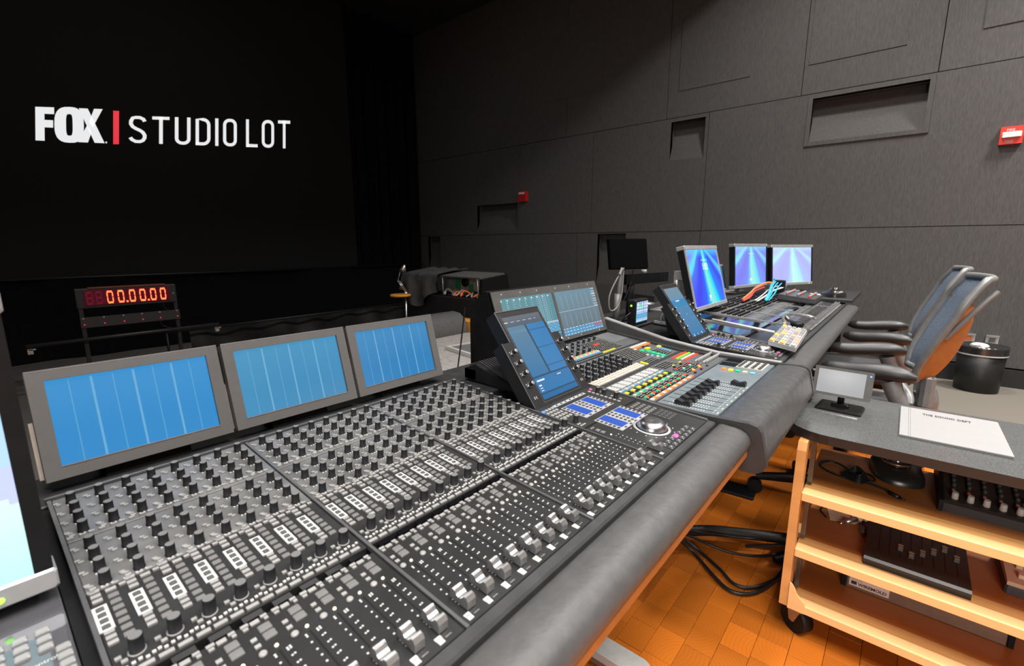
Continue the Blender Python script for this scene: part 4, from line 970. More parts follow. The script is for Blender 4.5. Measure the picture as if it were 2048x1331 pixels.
# coloured keypad, rods and clutter on the far console
kp = thing('colour_keypad', 'white keypad with orange and red key caps lying on the far console', 'keypad', (1.83, .285, .78))
A = Vector((1.690, .322, .792)); ex = Vector((.330, .018, .006)); ey = Vector((-.060, -.088, -.002))
exn, eyn = ex.normalized(), ey.normalized(); zz_ = exn.cross(eyn) * -1
TK_ = Matrix(((exn.x, -eyn.x, zz_.x, A.x), (exn.y, -eyn.y, zz_.y, A.y), (exn.z, -eyn.z, zz_.z, A.z), (0, 0, 0, 1)))
if zz_.z < 0: zz_ = -zz_
LX, LY = ex.length, ey.length
b = MB(); b.box(0, LX, -LY, 0, -.018, 0, T=TK_); part('case', b, mat('white keypad case', (.40, .40, .40), .4, noise=.05), kp)
kc = {'w': LIGHTK, 'o': mat('amber key', (.85, .42, .10), .4, noise=.05), 'p': mat('salmon key', (.78, .32, .24), .4, noise=.05), 'g': mat('grey key', (.33, .33, .34), .4, noise=.05)}
pat = ['owowgw', 'wwgwpw', 'owgwpw', 'wogpgw', 'wpgwww', 'wwgpww', 'ogwgww']
for i in range(7):
    for j in range(5):
        b = MB(); x = LX * (i + .08) / 7; y = -LY * (j + .12) / 5; b.box(x, x + LX * .84 / 7, y - LY * .76 / 5, y, 0, .006, T=TK_, c=.0012); part('key_cap', b, kc[pat[i][j]], kp)
b = MB(); b.cyl((1.953, .581, .803), (1.879, .341, .790), .0045, 10); solo('pale_rod', b, mat('pale rod paint', (.62, .60, .56), .35, noise=.05), 'long pale rod lying across the glossy touch panels', 'rod')
cl = thing('patch_cable_bundle', 'bundle of orange and blue patch cables heaped on the far console', 'cables', (3.2, .62, .80))
random.seed(11)
for nme, m, base in (('orange_cable', mat('orange cable jacket', (.80, .22, .05), .45, noise=.08), [(2.72, .66, .812), (2.9, .665, .83), (3.1, .68, .845), (3.3, .655, .86), (3.42, .60, .83)]), ('blue_cable', mat('cyan cable jacket', (.05, .42, .62), .45, noise=.08), [(2.80, .56, .805), (2.98, .575, .825), (3.18, .60, .85), (3.38, .61, .875), (3.5, .64, .86)]), ('red_cable', mat('crimson cable jacket', (.62, .07, .06), .45, noise=.08), [(2.70, .655, .806), (2.85, .66, .815), (3.0, .675, .835), (3.15, .66, .85)]), ('white_lead', CABW, [(2.75, .60, .803), (2.95, .605, .812), (3.1, .60, .83), (3.25, .58, .84)])):
    for k in range(5 if nme == 'blue_cable' else 3):
        o = Vector((random.uniform(-.03, .03), random.uniform(-.030, .030), random.uniform(0, .014)))
        b = MB(); b.tube(smoothpath([Vector(p) + o * (.3 + .7 * i / 4) for i, p in enumerate(base)]), .0034, 7); part(nme, b, m, cl)
b = MB(); b.box(3.29, 3.33, .57, .63, .80, .885, c=.004); part('cable_tie_block', b, BLACK, cl)
sm = thing('small_far_mixer', 'small dark mixer with red and white knobs at the end of the far console', 'mixer', (3.15, .44, .785))
b = MB(); b.prism([(.37, .782), (.55, .796), (.55, .825), (.37, .805)], 3.02, 3.31, 'x'); part('case', b, mat('dark mixer case', (.06, .06, .062), .4, noise=.1), sm)
for i in range(8):
    for j in range(3):
        x, y = 3.045 + i * .034, .40 + j * .055; b = MB(); b.lathe([(.006, 0), (.005, .014)], 8, 0, Matrix.Translation((x, y, .807 + (y - .37) * .11))); part('mixer_knob', b, (COLS['r'] if (i * 3 + j) % 5 == 0 else LIGHTK), sm)
b = MB(); b.box(-.11, .11, -.06, .06, 0, .002, T=Matrix.Translation((3.50, .47, .7853)) @ Matrix.Rotation(R(-35), 4, 'Z')); solo('paper_sheet', b, mat('white paper', (.80, .80, .79), .6, noise=.02), 'loose white paper sheet lying on the far end desk', 'paper')
def trackball(label, loc, rot, s=1.):
    t = thing('trackball', label, 'trackball', loc, (0, 0, rot))
    b = MB()
    def f(u, v):
        a = 2 * math.pi * u; rx, ry = .058, .082
        x, y = rx * math.copysign(abs(math.cos(a)) ** .7, math.cos(a)), ry * math.copysign(abs(math.sin(a)) ** .8, math.sin(a))
        k = (1, .98, .86, .0)[min(3, int(round(v * 3)))]; z = (0, .012 + .012 * (y / ry + 1) / 2, .020 + .022 * (y / ry + 1) / 2, .028)[min(3, int(round(v * 3)))]
        return (x * k * s, y * k * s, z * s)
    b.grid(f, 28, 3); lpart('body', b, mat('black trackball shell', (.020, .018, .017), .28, noise=.15), t)
    b = MB(); b.lathe([(.0005, -.026)] + [(.028 * math.cos(R(a)), .028 * math.sin(R(a))) for a in range(-60, 90, 15)] + [(.0005, .028)], 22, 0, Matrix.Translation((0, .012 * s, .034 * s)) @ Matrix.Scale(s, 4)); lpart('ball', b, mat('glossy ball', (.03, .022, .02), .06, noise=.1, coat=.6), t)
    b = MB(); b.lathe([(.033, 0), (.036, .003), (.033, .006)], 24, 0, Matrix.Translation((0, .012 * s, .031 * s)) @ Matrix.Scale(s, 4), cap=False); lpart('ball_ring', b, mat('bronze ring', (.28, .15, .09), .3, metal=.6, noise=.1), t)
    return t
trackball('grey trackball on the far end desk near the wall', (3.50, .335, .7852), R(120))
hp = thing('headphones', 'thin silver headset lying across the far console front', 'headset', (2.25, .30, .78))
b = MB(); b.tube(smoothpath([(2.02, .335, .806), (2.12, .36, .82), (2.25, .345, .815), (2.32, .29, .800), (2.28, .26, .795)]), .006, 8); part('headband', b, SILVER, hp)
b = MB(); b.lathe([(.016, 0), (.020, .008), (.016, .014)], 16, 0, Matrix.Translation((2.16, .352, .800)) @ Matrix.Rotation(R(40), 4, 'X')); part('ear_cup', b, TRIM, hp)
b = MB(); b.lathe([(.020, 0), (.024, .01), (.02, .02)], 16, 0, Matrix.Translation((2.06, .300, .790))); part('ear_cup', b, BLACK, hp)
# ================================================================== CHAIRS
CHG = mat('grey chair frame', (.17, .17, .168), .42, metal=.2, noise=.1); MESHB = mat('blue grey mesh fabric', (.12, .155, .20), .7, noise=.35, scale=240); PADK = mat('soft black arm pad', (.018, .018, .019), .45, noise=.12)
TAN = mat('tan lumbar shell', (.34, .125, .035), .45, noise=.1); SEATF = mat('charcoal seat fabric', (.03, .03, .032), .8, noise=.3, scale=120)
prof = [(-.180, .625), (-.186, .680), (-.212, .76), (-.250, .853), (-.278, .925), (-.316, .988)]
def lerp_prof(v):
    x = v * (len(prof) - 1); i = min(int(x), len(prof) - 2); t = x - i
    P0, P1, P2, P3 = prof[max(i - 1, 0)], prof[i], prof[i + 1], prof[min(i + 2, len(prof) - 1)]
    f = lambda a, b, c, d: .5 * (2 * b + (c - a) * t + (2 * a - 5 * b + 4 * c - d) * t * t + (3 * b - a - 3 * c + d) * t ** 3)
    return f(P0[0], P1[0], P2[0], P3[0]), f(P0[1], P1[1], P2[1], P3[1])
def bw(v): return .150 + .055 * math.sin(min(1, v * 1.3) * math.pi * .5) - .025 * max(0, v - .75) / .25
def bpt(u, v, off=0.):
    y, z = lerp_prof(v); w = bw(v); x = (u - .5) * 2
    return (x * w, y - .035 * (1 - x * x) - off, z)
def make_chair(label, loc, rz):
    t = thing('office_chair', label, 'chair', loc, (0, 0, rz), group='mesh backed office chairs at the far console')
    b = MB(); b.grid(lambda u, v: bpt(u, v), 16, 24); b.grid(lambda u, v: bpt(1 - u, v, .006), 16, 24); lpart('backrest_mesh', b, MESHB, t)
    path = [bpt(0, v / 16) for v in range(17)] + [bpt(u / 8, 1) for u in range(1, 8)] + [bpt(1, 1 - v / 16) for v in range(17)] + [bpt(1 - u / 6, 0) for u in range(1, 7)]
    b = MB(); b.tube(path, .0125, 8); lpart('backrest_frame', b, CHG, t)
    def shl(u, v, e=0.):
        vv = .02 + v * .74; k = min(1, min(u, 1 - u) / .10); p = bpt(.03 + .94 * u, vv, (.048 + e) * k * math.sin(math.pi * min(1, .12 + v * .88)) ** .7); return (p[0], p[1], p[2] - .018 * k * math.sin(math.pi * v))
    b = MB(); b.grid(lambda u, v: shl(u, v), 24, 14); b.grid(lambda u, v: shl(1 - u, v, .004), 24, 14); lpart('lumbar_shell', b, TAN, t)
    for s in (-1, 1):
        b = MB(); b.tube([bpt(.5 + s * .46, .46 + .06 * q_, .012 + .005 * q_) for q_ in range(8)], .008, 8); lpart('back_support', b, CHG, t)
        T = Matrix.Translation((s * .228, -.045, .655)) @ Matrix.Rotation(R(8) * s, 4, 'Z') @ Matrix.Scale(.86, 4, (0, 0, 1)) @ Matrix.Scale(1.12, 4, (1, 0, 0))
        rr = [.014, .026, .032, .034, .034, .034, .034, .033, .032, .031, .030, .026, .014]; n = len(rr)
        b = MB(); b.tube([(0, -.135 + .27 * (i / (n - 1)) if 0 < i < n - 1 else (-.138 if i == 0 else .138), .006 * math.sin(i * .5)) for i in range(n)], rr, 14, T=T); lpart('arm_pad', b, PADK, t)
        b = MB(); b.tube(smoothpath([(s * .235, -.115, .632), (s * .240, -.135, .58), (s * .225, -.165, .52), (s * .17, -.20, .475), (s * .08, -.20, .445)], 4), [.030, .029, .028, .027, .026, .026, .026, .026, .026, .026, .026, .026, .026, .026, .026, .024, .022], 10); lpart('arm_support', b, CHG, t)
    b = MB(); b.box(-.13, .13, -.245, -.205, .53, .645, c=.012); lpart('recline_bracket', b, CHG, t); b = MB(); b.tube(smoothpath([(0, -.23, .56), (0, -.24, .50), (0, -.20, .44), (0, -.10, .405)], 4), .035, 10); lpart('spine', b, CHG, t)
    b = MB()
    def seat(u, v):
        a = 2 * math.pi * u; k = (.80, .97, 1.0, .94, .0)[min(4, int(round(v * 4)))]; z = (.415, .425, .450, .475, .480)[min(4, int(round(v * 4)))]
        return (.245 * k * math.copysign(abs(math.cos(a)) ** .55, math.cos(a)), .01 + .225 * k * math.copysign(abs(math.sin(a)) ** .55, math.sin(a)), z)
    b.grid(seat, 36, 4); lpart('seat', b, SEATF, t)
    b = MB(); b.box(-.12, .12, -.16, .10, .375, .415, c=.01); lpart('tilt_mechanism', b, BLACK, t)
    b = MB(); b.cyl((0, 0, .09), (0, 0, .38), .026, 14); lpart('gas_column', b, BLACK, t)
    for k in range(5):
        a = R(90 + 72 * k + 12); d = Vector((math.cos(a), math.sin(a), 0))
        b = MB(); b.tube([d * .02 + Vector((0, 0, .105)), d * .16 + Vector((0, 0, .095)), d * .30 + Vector((0, 0, .075))], [.030, .024, .017], 8); lg_ = lpart('base_leg', b, BLACK, t)
        b = MB(); e = d * .30; s_ = Vector((-d.y, d.x, 0)); b.cyl(e + s_ * -.024 + Vector((0, 0, .03)), e + s_ * .024 + Vector((0, 0, .03)), .03, 14); lpart('caster', b, BLACK, lg_)
    return t
make_chair('nearer blue mesh office chair with tan lumbar shell and grey frame', (2.285, .125, 0), R(3))
make_chair('farther blue mesh office chair, behind the nearer chair', (3.080, .125, 0), R(2))

# ================================================================== BIN
tc_ = thing('trash_bin', 'black round waste bin with crumpled black liner against the wall', 'bin', (4.965, -.51, 0))
b = MB(); b.lathe([(.125, 0), (.128, .004), (.140, .335), (.136, .335), (.122, .01)], 32, 0, Matrix.Translation((4.965, -.51, 0))); part('bin_body', b, mat('black bin plastic', (.008, .008, .008), .45, noise=.15), tc_)
b = MB(); random.seed(5)
def lin(u, v):
    a = 2 * math.pi * u; f = math.sin(a * 9) * .4 + math.sin(a * 17 + 2) * .4 + math.sin(a * 5 + 1) * .3
    if v < .5: r = .1445 + .001 * f; z = .285 + v * 2 * .062
    else: r = .1445 - (v - .5) * 2 * .115 + .006 * f * (v - .5); z = .347 + .010 * f * math.sin((v - .5) * 6.28) - (v - .55) * .10
    return (4.965 + r * math.cos(a), -.51 + r * math.sin(a), z)
b.grid(lin, 96, 12); part('liner', b, mat('black liner film', (.02, .02, .021), .16, noise=.2), tc_)
b = MB(); b.lathe([(.1455, 0), (.1470, .004), (.1462, .010)], 40, 0, Matrix.Translation((4.965, -.51, .283)), cap=False); part('liner_edge', b, mat('pale liner edge', (.55, .53, .5), .3, noise=.1), tc_)
b = MB()
b.grid(lambda u, v: (4.955 + .045 * math.cos(6.283 * u) * math.sin(3.14 * v) * (1 + .25 * math.sin(13 * u + 9 * v)), -.485 + .055 * math.sin(6.283 * u) * math.sin(3.14 * v) * (1 + .2 * math.sin(17 * u)), .342 + .028 * math.cos(3.14 * v)), 14, 8, smooth=False); part('crumpled_wrap', b, mat('clear wrap', (.62, .60, .58), .15, noise=.2), tc_)

# ================================================================== CART
cart = thing('wooden_cart', 'maple cart with grey laminate top and three open shelves at right', 'cart', (1.62, -.25, 0))
def rounded(x0, x1, y0, y1, r, k=8):
    P = []
    for cx, cy, a0 in ((x1 - r, y1 - r, 0), (x0 + r, y1 - r, 90), (x0 + r, y0 + r, 180), (x1 - r, y0 + r, 270)):
        for i in range(k + 1): a = R(a0 + 90 * i / k); P.append((cx + r * math.cos(a), cy + r * math.sin(a)))
    return P
P = rounded(1.412, 1.862, -.72, .215, .11)
b = MB(); b.prism(P, .5835, .6072, 'z'); part('top_edge_band', b, mat('black edge band', (.014, .012, .011), .45, noise=.15), cart)
b = MB(); b.prism(rounded(1.4125, 1.8615, -.7195, .2145, .11), .6072, .6080, 'z'); part('laminate_top', b, LAMINATE, cart)
for yy in (.148, -.655):
    b = MB()
    b.prism([(1.390, .092), (1.432, .092), (1.432, .44), (1.436, .500), (1.452, .535), (1.490, .548), (1.515, .560), (1.535, .583), (1.398, .583), (1.390, .560)], yy, yy + .021, 'y'); part('front_post', b, MAPLE, cart)
    yr = yy + (.044 if yy > 0 else -.03); b = MB(); b.box(1.815, 1.845, yr, yr + .016, .092, .583); b.box(1.775, 1.845, min(yr, yy), max(yr, yy) + .016, .092, .110); part('rear_post', b, MAPLE, cart)
    b = MB(); b.box(1.432, 1.80, yy, yy + .021, .072, .0915); b.prism([(1.432, .135), (1.475, .135), (1.470, .15), (1.455, .165), (1.446, .185), (1.432, .195)], yy, yy + .021, 'y'); part('lower_rail', b, MAPLE, cart)
    s = -1 if yy > 0 else 1; ys = yy if s < 0 else yy + .021
    for z0, z1 in ((.452, .578), (.285, .425), (.125, .255)):
        b = MB(); b.box(1.448, 1.468, ys + s * .010 - .006, ys + s * .010 + .006, z0, z1); part('chrome_slide', b, mat('dark chrome slide', (.10, .095, .09), .25, metal=.6, noise=.05), cart)
    for z0 in (.418, .248):
        b = MB(); b.box(1.440, 1.470, ys + s * .012 - .009, ys + s * .012 + .009, z0, z0 + .018, c=.003); part('slide_clip', b, CHROME, cart)
for z in (.440, .272, .108):
    b = MB(); b.box(1.428, 1.775, -.655 + .022, .147, z - .016, z); sh = part('shelf', b, BIRCH, cart)
    b = MB(); b.box(1.391, 1.428, -.655 + .022, .1475, z - .020, z + .004, c=.003); part('shelf_lip', b, MAPLEL, sh)
    b = MB(); b.box(1.428, 1.470, -.633, .147, z, z + .0012); part('lip_inlay', b, MAPLE, sh)
for yb_, sg in ((.1475, -1), (-.6335, 1)):
    b = MB(); b.prism([(yb_ + sg * -d, z) for d, z in ((0, .091), (0, .170), (-.006, .167), (-.013, .156), (-.019, .142), (-.029, .131), (-.039, .123), (-.042, .110), (-.042, .091))], 1.3855, 1.3908, 'x'); part('corner_bracket', b, MAPLEL, cart)
for x, y, ra in ((1.430, .122, 55), (1.80, .128, 20), (1.430, -.60, -20), (1.80, -.61, 70)):
    T = Matrix.Translation((x, y, 0)) @ Matrix.Rotation(R(ra), 4, 'Z')
    b = MB(); b.box(-.03, .03, -.03, .03, .0855, .0915, T=T)
    for s_ in (-1, 1): b.prism([(-.024, .0855), (.022, .0855), (.010, .036), (-.004, .036)], s_ * .021 - .002, s_ * .021 + .002, 'y', T=T)
    cs = part('caster_fork', b, mat('brass tinted fork', (.42, .27, .15), .35, metal=.4, noise=.1), cart)
    b = MB(); b.cyl((.004, -.017, .040), (.004, .017, .040), .040, 22, T=T); part('caster_wheel', b, BLACK, cs)

# things on the cart top
sm_ = thing('cart_touch_screen', 'small grey framed touch screen on a black stand on the cart', 'monitor', (1.682, .108, .6081), (0, 0, R(-93.6)))
T = Matrix.Translation((0, -.02, .0865)) @ Matrix.Rotation(math.pi / 2 - R(13), 4, 'X'); w, h = .144, .086
b = MB(); b.box(-w / 2, w / 2, -h / 2, h / 2, -.022, -.001, T=T, c=.004); lpart('housing', b, mat('gunmetal housing', (.10, .098, .095), .35, noise=.1), sm_)
b = MB()
for x0, x1, y0, y1 in ((-w / 2, w / 2, h / 2 - .008, h / 2), (-w / 2, w / 2, -h / 2, -h / 2 + .008), (-w / 2, -w / 2 + .010, -h / 2 + .008, h / 2 - .008), (w / 2 - .016, w / 2, -h / 2 + .008, h / 2 - .008)): b.box(x0, x1, y0, y1, -.001, .003, T=T)
lpart('bezel', b, MATS['gunmetal housing'], sm_)
lpart('screen', pix(w - .026, h - .016, 24, 16, lambda u, v: mix(s2l(196, 196, 198), s2l(226, 226, 226), math.exp(-((u - .5) ** 2 + (v - .8) ** 2) * 5)), .72, .25), None, sm_, loc=T @ Vector((-.003, 0, .0006)), rot=(math.pi / 2 - R(13), 0, 0))
b = MB(); b.lathe([(.0026, 0), (.002, .001)], 8, 0, T @ Matrix.Translation((w / 2 - .006, h / 2 - .012, .003))); lpart('power_led', b, em('blue led', (.1, .3, 1.), 2.), sm_)
b = MB(); b.box(-.058, .058, -.045, .045, 0, .010, c=.005); lpart('base', b, mat('gloss black base', (.008, .008, .008), .15, noise=.1), sm_)
b = MB(); b.cyl((0, .005, .010), (0, .0, .06), .009, 12); b.box(-.022, .022, -.012, .012, .010, .018, c=.003); lpart('neck', b, BLACK, sm_)
b = MB(); b.tube(smoothpath([(-.06, .01, .07), (-.082, .02, .068), (-.090, .02, .03), (-.084, .00, .012), (-.080, .03, .006)]), .0032, 8); lpart('side_lead', b, CABB, sm_)
b = MB(); b.cyl((-.07, .012, .078), (-.086, .015, .078), .0045, 10); b.cyl((-.07, .012, .104), (-.084, .015, .106), .004, 10); lpart('plug', b, LIGHTK, sm_)
pp = thing('letterhead_pad', 'white letterhead pad reading THE SOUND DEPT on the cart top', 'notepad', (1.67, -.137, .6081))
b = MB(); b.box(1.531, 1.812, -.241, -.034, .6082, .6115); b.box(1.529, 1.813, -.243, -.035, .6122, .6150); part('pages', b, mat('white pad paper', (.235, .233, .230), .6, noise=.02), pp)
INK = mat('black ink', (.03, .03, .03), .6, noise=.05)
b = MB(); text_into(b, 'THE SOUND DEPT', .024, lambda a, c: (1.752 + c, -.084 - a * .46, .6154), 0, .0010, 'LEFT', 1.15); part('lettering', b, INK, pp)
b = MB(); text_into(b, 'SOUND', .005, lambda a, c: (1.788 + c, -.115 - a, .6153), 0, 0); part('lettering', b, mat('grey ink', (.4, .4, .4), .6, noise=.05), pp)
b = MB(); b.box(1.530, 1.812, -.0535, -.0530, .6150, .6152); b.box(1.530, 1.812, -.0575, -.0570, .6150, .6152); part('margin_rule', b, INK, pp)
# shelf one
trackball('black trackball with bronze ring on the top shelf of the cart', (1.690, -.045, .4412), R(-78), 1.05)
b = MB(); b.tube(smoothpath([(1.595, .045, .446), (1.65, .085, .445), (1.65, .12, .445), (1.60, .13, .445), (1.565, .09, .445), (1.56, .03, .446), (1.575, .0, .452), (1.60, .01, .455), (1.605, .03, .452), (1.57, .04, .447), (1.555, .0, .447), (1.545, -.03, .446), (1.525, -.05, .446)]), .0030, 8); b.cyl((1.535, -.035, .446), (1.520, -.055, .446), .0055, 10); b.cyl((1.520, -.055, .446), (1.514, -.066, .446), .003, 8)
for k in range(5): b.tube(smoothpath([(1.575 + .004 * k, .01 + .004 * k, .446 + .004 * k), (1.605 + .003 * k, .045, .448 + .004 * k), (1.575 + .005 * k, .075 - .004 * k, .448), (1.540 + .006 * k, .035, .449 + .003 * k), (1.575 + .004 * k, .01 + .004 * k, .446 + .004 * k)]), .0030, 6)
solo('coiled_mouse_cable', b, CABB, 'coiled black cable with plug beside the trackball on the cart', 'cable')
mx = thing('compact_mixer', 'compact black mixer with rows of pale knobs on the top shelf of the cart', 'mixer', (1.65, -.35, .44))
b = MB(); b.prism([(1.525, .4402), (1.525, .462), (1.532, .468), (1.765, .512), (1.785, .512), (1.785, .4402)], -.560, -.140, 'y'); part('case', b, mat('brown black mixer case', (.028, .022, .02), .4, noise=.15), mx)
b = MB(); b.prism([(1.520, .4402), (1.520, .470), (1.772, .520), (1.790, .520), (1.790, .4402)], -.140, -.131, 'y'); part('end_cheek', b, BLACK, mx)
AN = math.atan2(.044, .233)
def Tx(x, y): return Matrix.Translation((x, y, .468 + (x - .0 - 1.532) * .1888)) @ Matrix.Rotation(-AN, 4, 'Y')
PK = MB().lathe([(.0075, 0), (.0070, .003), (.0062, .0160), (.0050, .0175)], 12).mesh('pale_knob', mat('pale grey knob', (.45, .42, .40), .4, noise=.1))
SK = MB().lathe([(.0050, 0), (.0045, .010), (.0035, .0115)], 10).mesh('small_knob', mat('dark brown knob', (.05, .042, .04), .4, noise=.1)); BKK = MB().lathe([(.0085, 0), (.0080, .020), (.0070, .022)], 12).mesh('tall_knob', mat('slate knob', (.07, .068, .07), .4, noise=.1))
RK = MB().lathe([(.0040, 0), (.0035, .008)], 8).mesh('red_button', mat('dull red button', (.40, .09, .06), .45, noise=.1))
for i in range(14):
    y = -.160 - i * .0285
    part('pale_knob', PK, None, mx, at=Tx(1.548, y).translation, rot=(0, -AN, 0)); part('red_button', RK, None, mx, at=Tx(1.575, y + .002).translation, rot=(0, -AN, 0))
    for x in (1.598, 1.620, 1.642, 1.664): part('small_knob', SK, None, mx, at=Tx(x, y).translation, rot=(0, -AN, 0))
    if i < 4: part('tall_knob', BKK, None, mx, at=Tx(1.735, y - .006).translation, rot=(0, -AN, 0))
    else:
        for x in (1.69, 1.715, 1.74): part('small_knob', SK, None, mx, at=Tx(x, y - .008).translation, rot=(0, -AN, 0))
    if i >= 4 and i % 2: part('pale_knob', PK, None, mx, at=Tx(1.590, y + .013).translation, rot=(0, -AN, 0))
# shelf two
fb_ = thing('fader_controller', 'flat black fader controller on the middle shelf of the cart', 'controller', (1.56, -.1, .272))
b = MB(); b.prism([(1.437, .2735), (1.437, .290), (1.443, .296), (1.690, .308), (1.690, .2735)], -.208, -.002, 'y'); part('case', b, mat('warm black case', (.018, .014, .012), .38, noise=.15), fb_)
Tf = lambda x, y: Matrix.Translation((x, y, .296 + (x - 1.443) * .0486)) @ Matrix.Rotation(-math.atan(.0486), 4, 'Y')
for i, xk in enumerate((1.640, 1.62, 1.525, 1.505, 1.530, 1.555, 1.585, 1.555)):
    y = -.030 - i * .0222
    b = MB(); b.box(-.055, .105, -.001, .001, 0, .0006, T=Tf(1.540, y)); part('fader_slot', b, BLACK, fb_)
    if i == 1: continue
    b = MB(); b.box(-.009, .009, -.0055, .0055, 0, .012, T=Tf(xk, y), c=.0015); cp_ = part('fader_cap', b, mat('olive grey cap', (.13, .105, .08), .4, noise=.1), fb_)
    b = MB(); b.box(-.001, .001, -.0056, .0056, .0121, .0126, T=Tf(xk, y)); part('cap_line', b, mat('tan line', (.6, .38, .25), .5, noise=.05), cp_)
gd = thing('beige_mixer', 'small beige mixer with dark base on the middle shelf, cropped at right', 'mixer', (1.61, -.35, .272))
b = MB(); b.box(1.528, 1.712, -.46, -.272, .2735, .295, c=.004); part('base', b, mat('dark grey base', (.05, .055, .06), .45, noise=.1), gd)
b = MB(); b.prism([(1.530, .295), (1.530, .305), (1.710, .322), (1.710, .295)], -.458, -.274, 'y'); part('beige_top', b, mat('beige plastic', (.62, .43, .30), .45, noise=.06), gd)
for i in range(6):
    for x in (1.56, 1.60):
        b = MB(); b.box(x - .008, x + .008, -.300 - i * .026 - .006, -.300 - i * .026 + .006, .3085 + (x - 1.56) * .09, .318 + (x - 1.56) * .09, c=.0012); part('slider_cap', b, mat('cream slider', (.70, .52, .36), .4, noise=.05), gd)
b = MB(); b.box(1.64, 1.70, -.45, -.285, .3180, .3225); part('dark_strip', b, BLACK, gd)
for k, (p0, p1, lab) in enumerate((((1.595, .064, .284), (1.640, .028, .292), 'silver jack plug lying left of the fader controller'), ((1.640, .012, .290), (1.585, .006, .278), 'dark jack plug leaning on the edge of the fader controller'))):
    j_ = thing('jack_plug', lab, 'plug', p0); p0, p1 = Vector(p0), Vector(p1)
    b = MB(); b.cyl(p0 + (p1 - p0) * .35, p1, .0072, 12); part('barrel', b, SILVER if k == 0 else mat('dull metal barrel', (.25, .24, .23), .3, metal=.8, noise=.1), j_)
    b = MB(); b.cyl(p0, p0 + (p1 - p0) * .35, .0036, 10); part('tip', b, CHROME if k == 0 else BLACK, j_)
b = MB(); b.tube(smoothpath([(1.640, .028, .292), (1.70, .04, .290), (1.72, .09, .285), (1.66, .12, .280), (1.62, .10, .278)]), .0025, 8); b.tube(smoothpath([(1.66, -.02, .31), (1.74, .02, .30), (1.75, .08, .285), (1.70, .13, .28)]), .0022, 8); solo('thin_lead', b, CABB, 'thin black leads behind the jack plugs on the middle shelf', 'cable')
b = MB(); b.prism([(1.62, .09), (1.80, .13), (1.80, .02), (1.70, -.01), (1.64, .03)], .2732, .2742, 'z'); solo('kraft_paper', b, mat('kraft paper', (.72, .55, .36), .7, noise=.06), 'piece of kraft paper under the leads on the middle shelf', 'paper')
# shelf three
ps = thing('power_strip', 'long bronze power strip with a white label on the bottom shelf', 'power strip', (1.59, -.13, .108))
b = MB(); b.box(1.570, 1.622, -.305, .030, .1098, .158, c=.004); part('housing', b, mat('bronze metal strip', (.26, .17, .12), .35, metal=.5, noise=.08), ps)
for y0 in (-.315, .029):
    b = MB(); b.box(1.566, 1.626, y0, y0 + .011, .1095, .160); part('end_cap', b, BLACK, ps)
b = MB(); b.box(1.5690, 1.5697, -.070, .022, .118, .150); lab_ = part('label_plate', b, mat('pink white label', (.72, .55, .47), .5, noise=.04), ps)
b = MB(); text_into(b, 'WIREMOLD', .0125, lambda a, c: (1.5686, .001 - a, .1235 + c), 0, .0004); text_into(b, 'LISTED PLUG-IN OUTLET STRIP', .0035, lambda a, c: (1.5686, .015 - a, .1425 + c)); text_into(b, '15A 125V 60HZ', .0035, lambda a, c: (1.5686, .015 - a, .1375 + c)); b.box(1.5684, 1.5690, .004, .017, .1235, .1335); part('lettering', b, INK, lab_)
b = MB(); b.tube(smoothpath([(1.596, .040, .140), (1.59, .070, .160), (1.575, .10, .185), (1.56, .13, .20), (1.54, .19, .185), (1.56, .30, .12)]), .0055, 10); part('power_cord', b, CABB, ps)
b = MB(); b.prism([(1.64, .13), (1.76, .13), (1.77, .04), (1.66, .02)], .1094, .1104, 'z'); solo('kraft_scrap', b, MATS['kraft paper'], 'scrap of kraft paper behind the power strip on the bottom shelf', 'paper')

# ================================================================== FLOOR ITEMS AND CABLES
for k, (pts, r, lab) in enumerate((([(1.52, .60, .10), (1.60, .53, .06), (1.70, .44, .045), (1.78, .30, .045), (1.86, .15, .045), (1.95, .02, .045)], .020, 'thick black braided cable hose running under the cart'),
        ([(1.40, .62, .30), (1.50, .56, .12), (1.58, .48, .012), (1.50, .38, .009), (1.46, .31, .009), (1.50, .25, .009), (1.62, .21, .009), (1.78, .19, .009), (1.95, .12, .009)], .0062, 'black cable looping lowest across the wooden floor'),
        ([(1.45, .64, .30), (1.56, .55, .10), (1.63, .46, .03), (1.66, .36, .012), (1.72, .27, .009), (1.85, .18, .009)], .0048, 'black cable curving just under the hose'),
        ([(1.42, .63, .32), (1.54, .57, .11), (1.60, .47, .014), (1.545, .37, .009), (1.50, .31, .009), (1.53, .255, .009), (1.66, .19, .009)], .0055, 'second black cable looping beside the lowest one'),
        ([(1.47, .64, .28), (1.58, .53, .09), (1.68, .42, .05), (1.74, .33, .04), (1.83, .22, .04)], .0042, 'thin black lead lying against the hose'))):
    b = MB(); b.tube(smoothpath(pts, 6), r, 10); solo('floor_cable', b, mat('braided black hose', (.014, .014, .014), .5, noise=.4, scale=300) if k == 0 else CABB, lab, 'cable')
b = MB(); b.tube(smoothpath([(1.700, .235, .022), (1.725, .215, .022), (1.75, .20, .022), (1.775, .185, .022)], 3), [.010, .011, .012, .014, .016, .016, .016, .014, .012, .011], 10); solo('cable_connector', b, BLACK, 'black inline cable connector on the floor beside the hose', 'connector')
b = MB(); b.box(-.056, .056, -.068, .068, 0, .012, T=Matrix.Translation((2.158, .468, .0005)) @ Matrix.Rotation(R(4), 4, 'Z'), c=.004); solo('floor_pad', b, BLACK, 'flat black pad on the wooden floor under the grey desk', 'pad')
P = rounded(.942, 1.003, .372, .75, .028, 5)
b = MB(); b.prism(P, .030, .052, 'z'); ft = part('desk_foot', b, mat('light grey steel', (.42, .42, .40), .4, noise=.08), con)
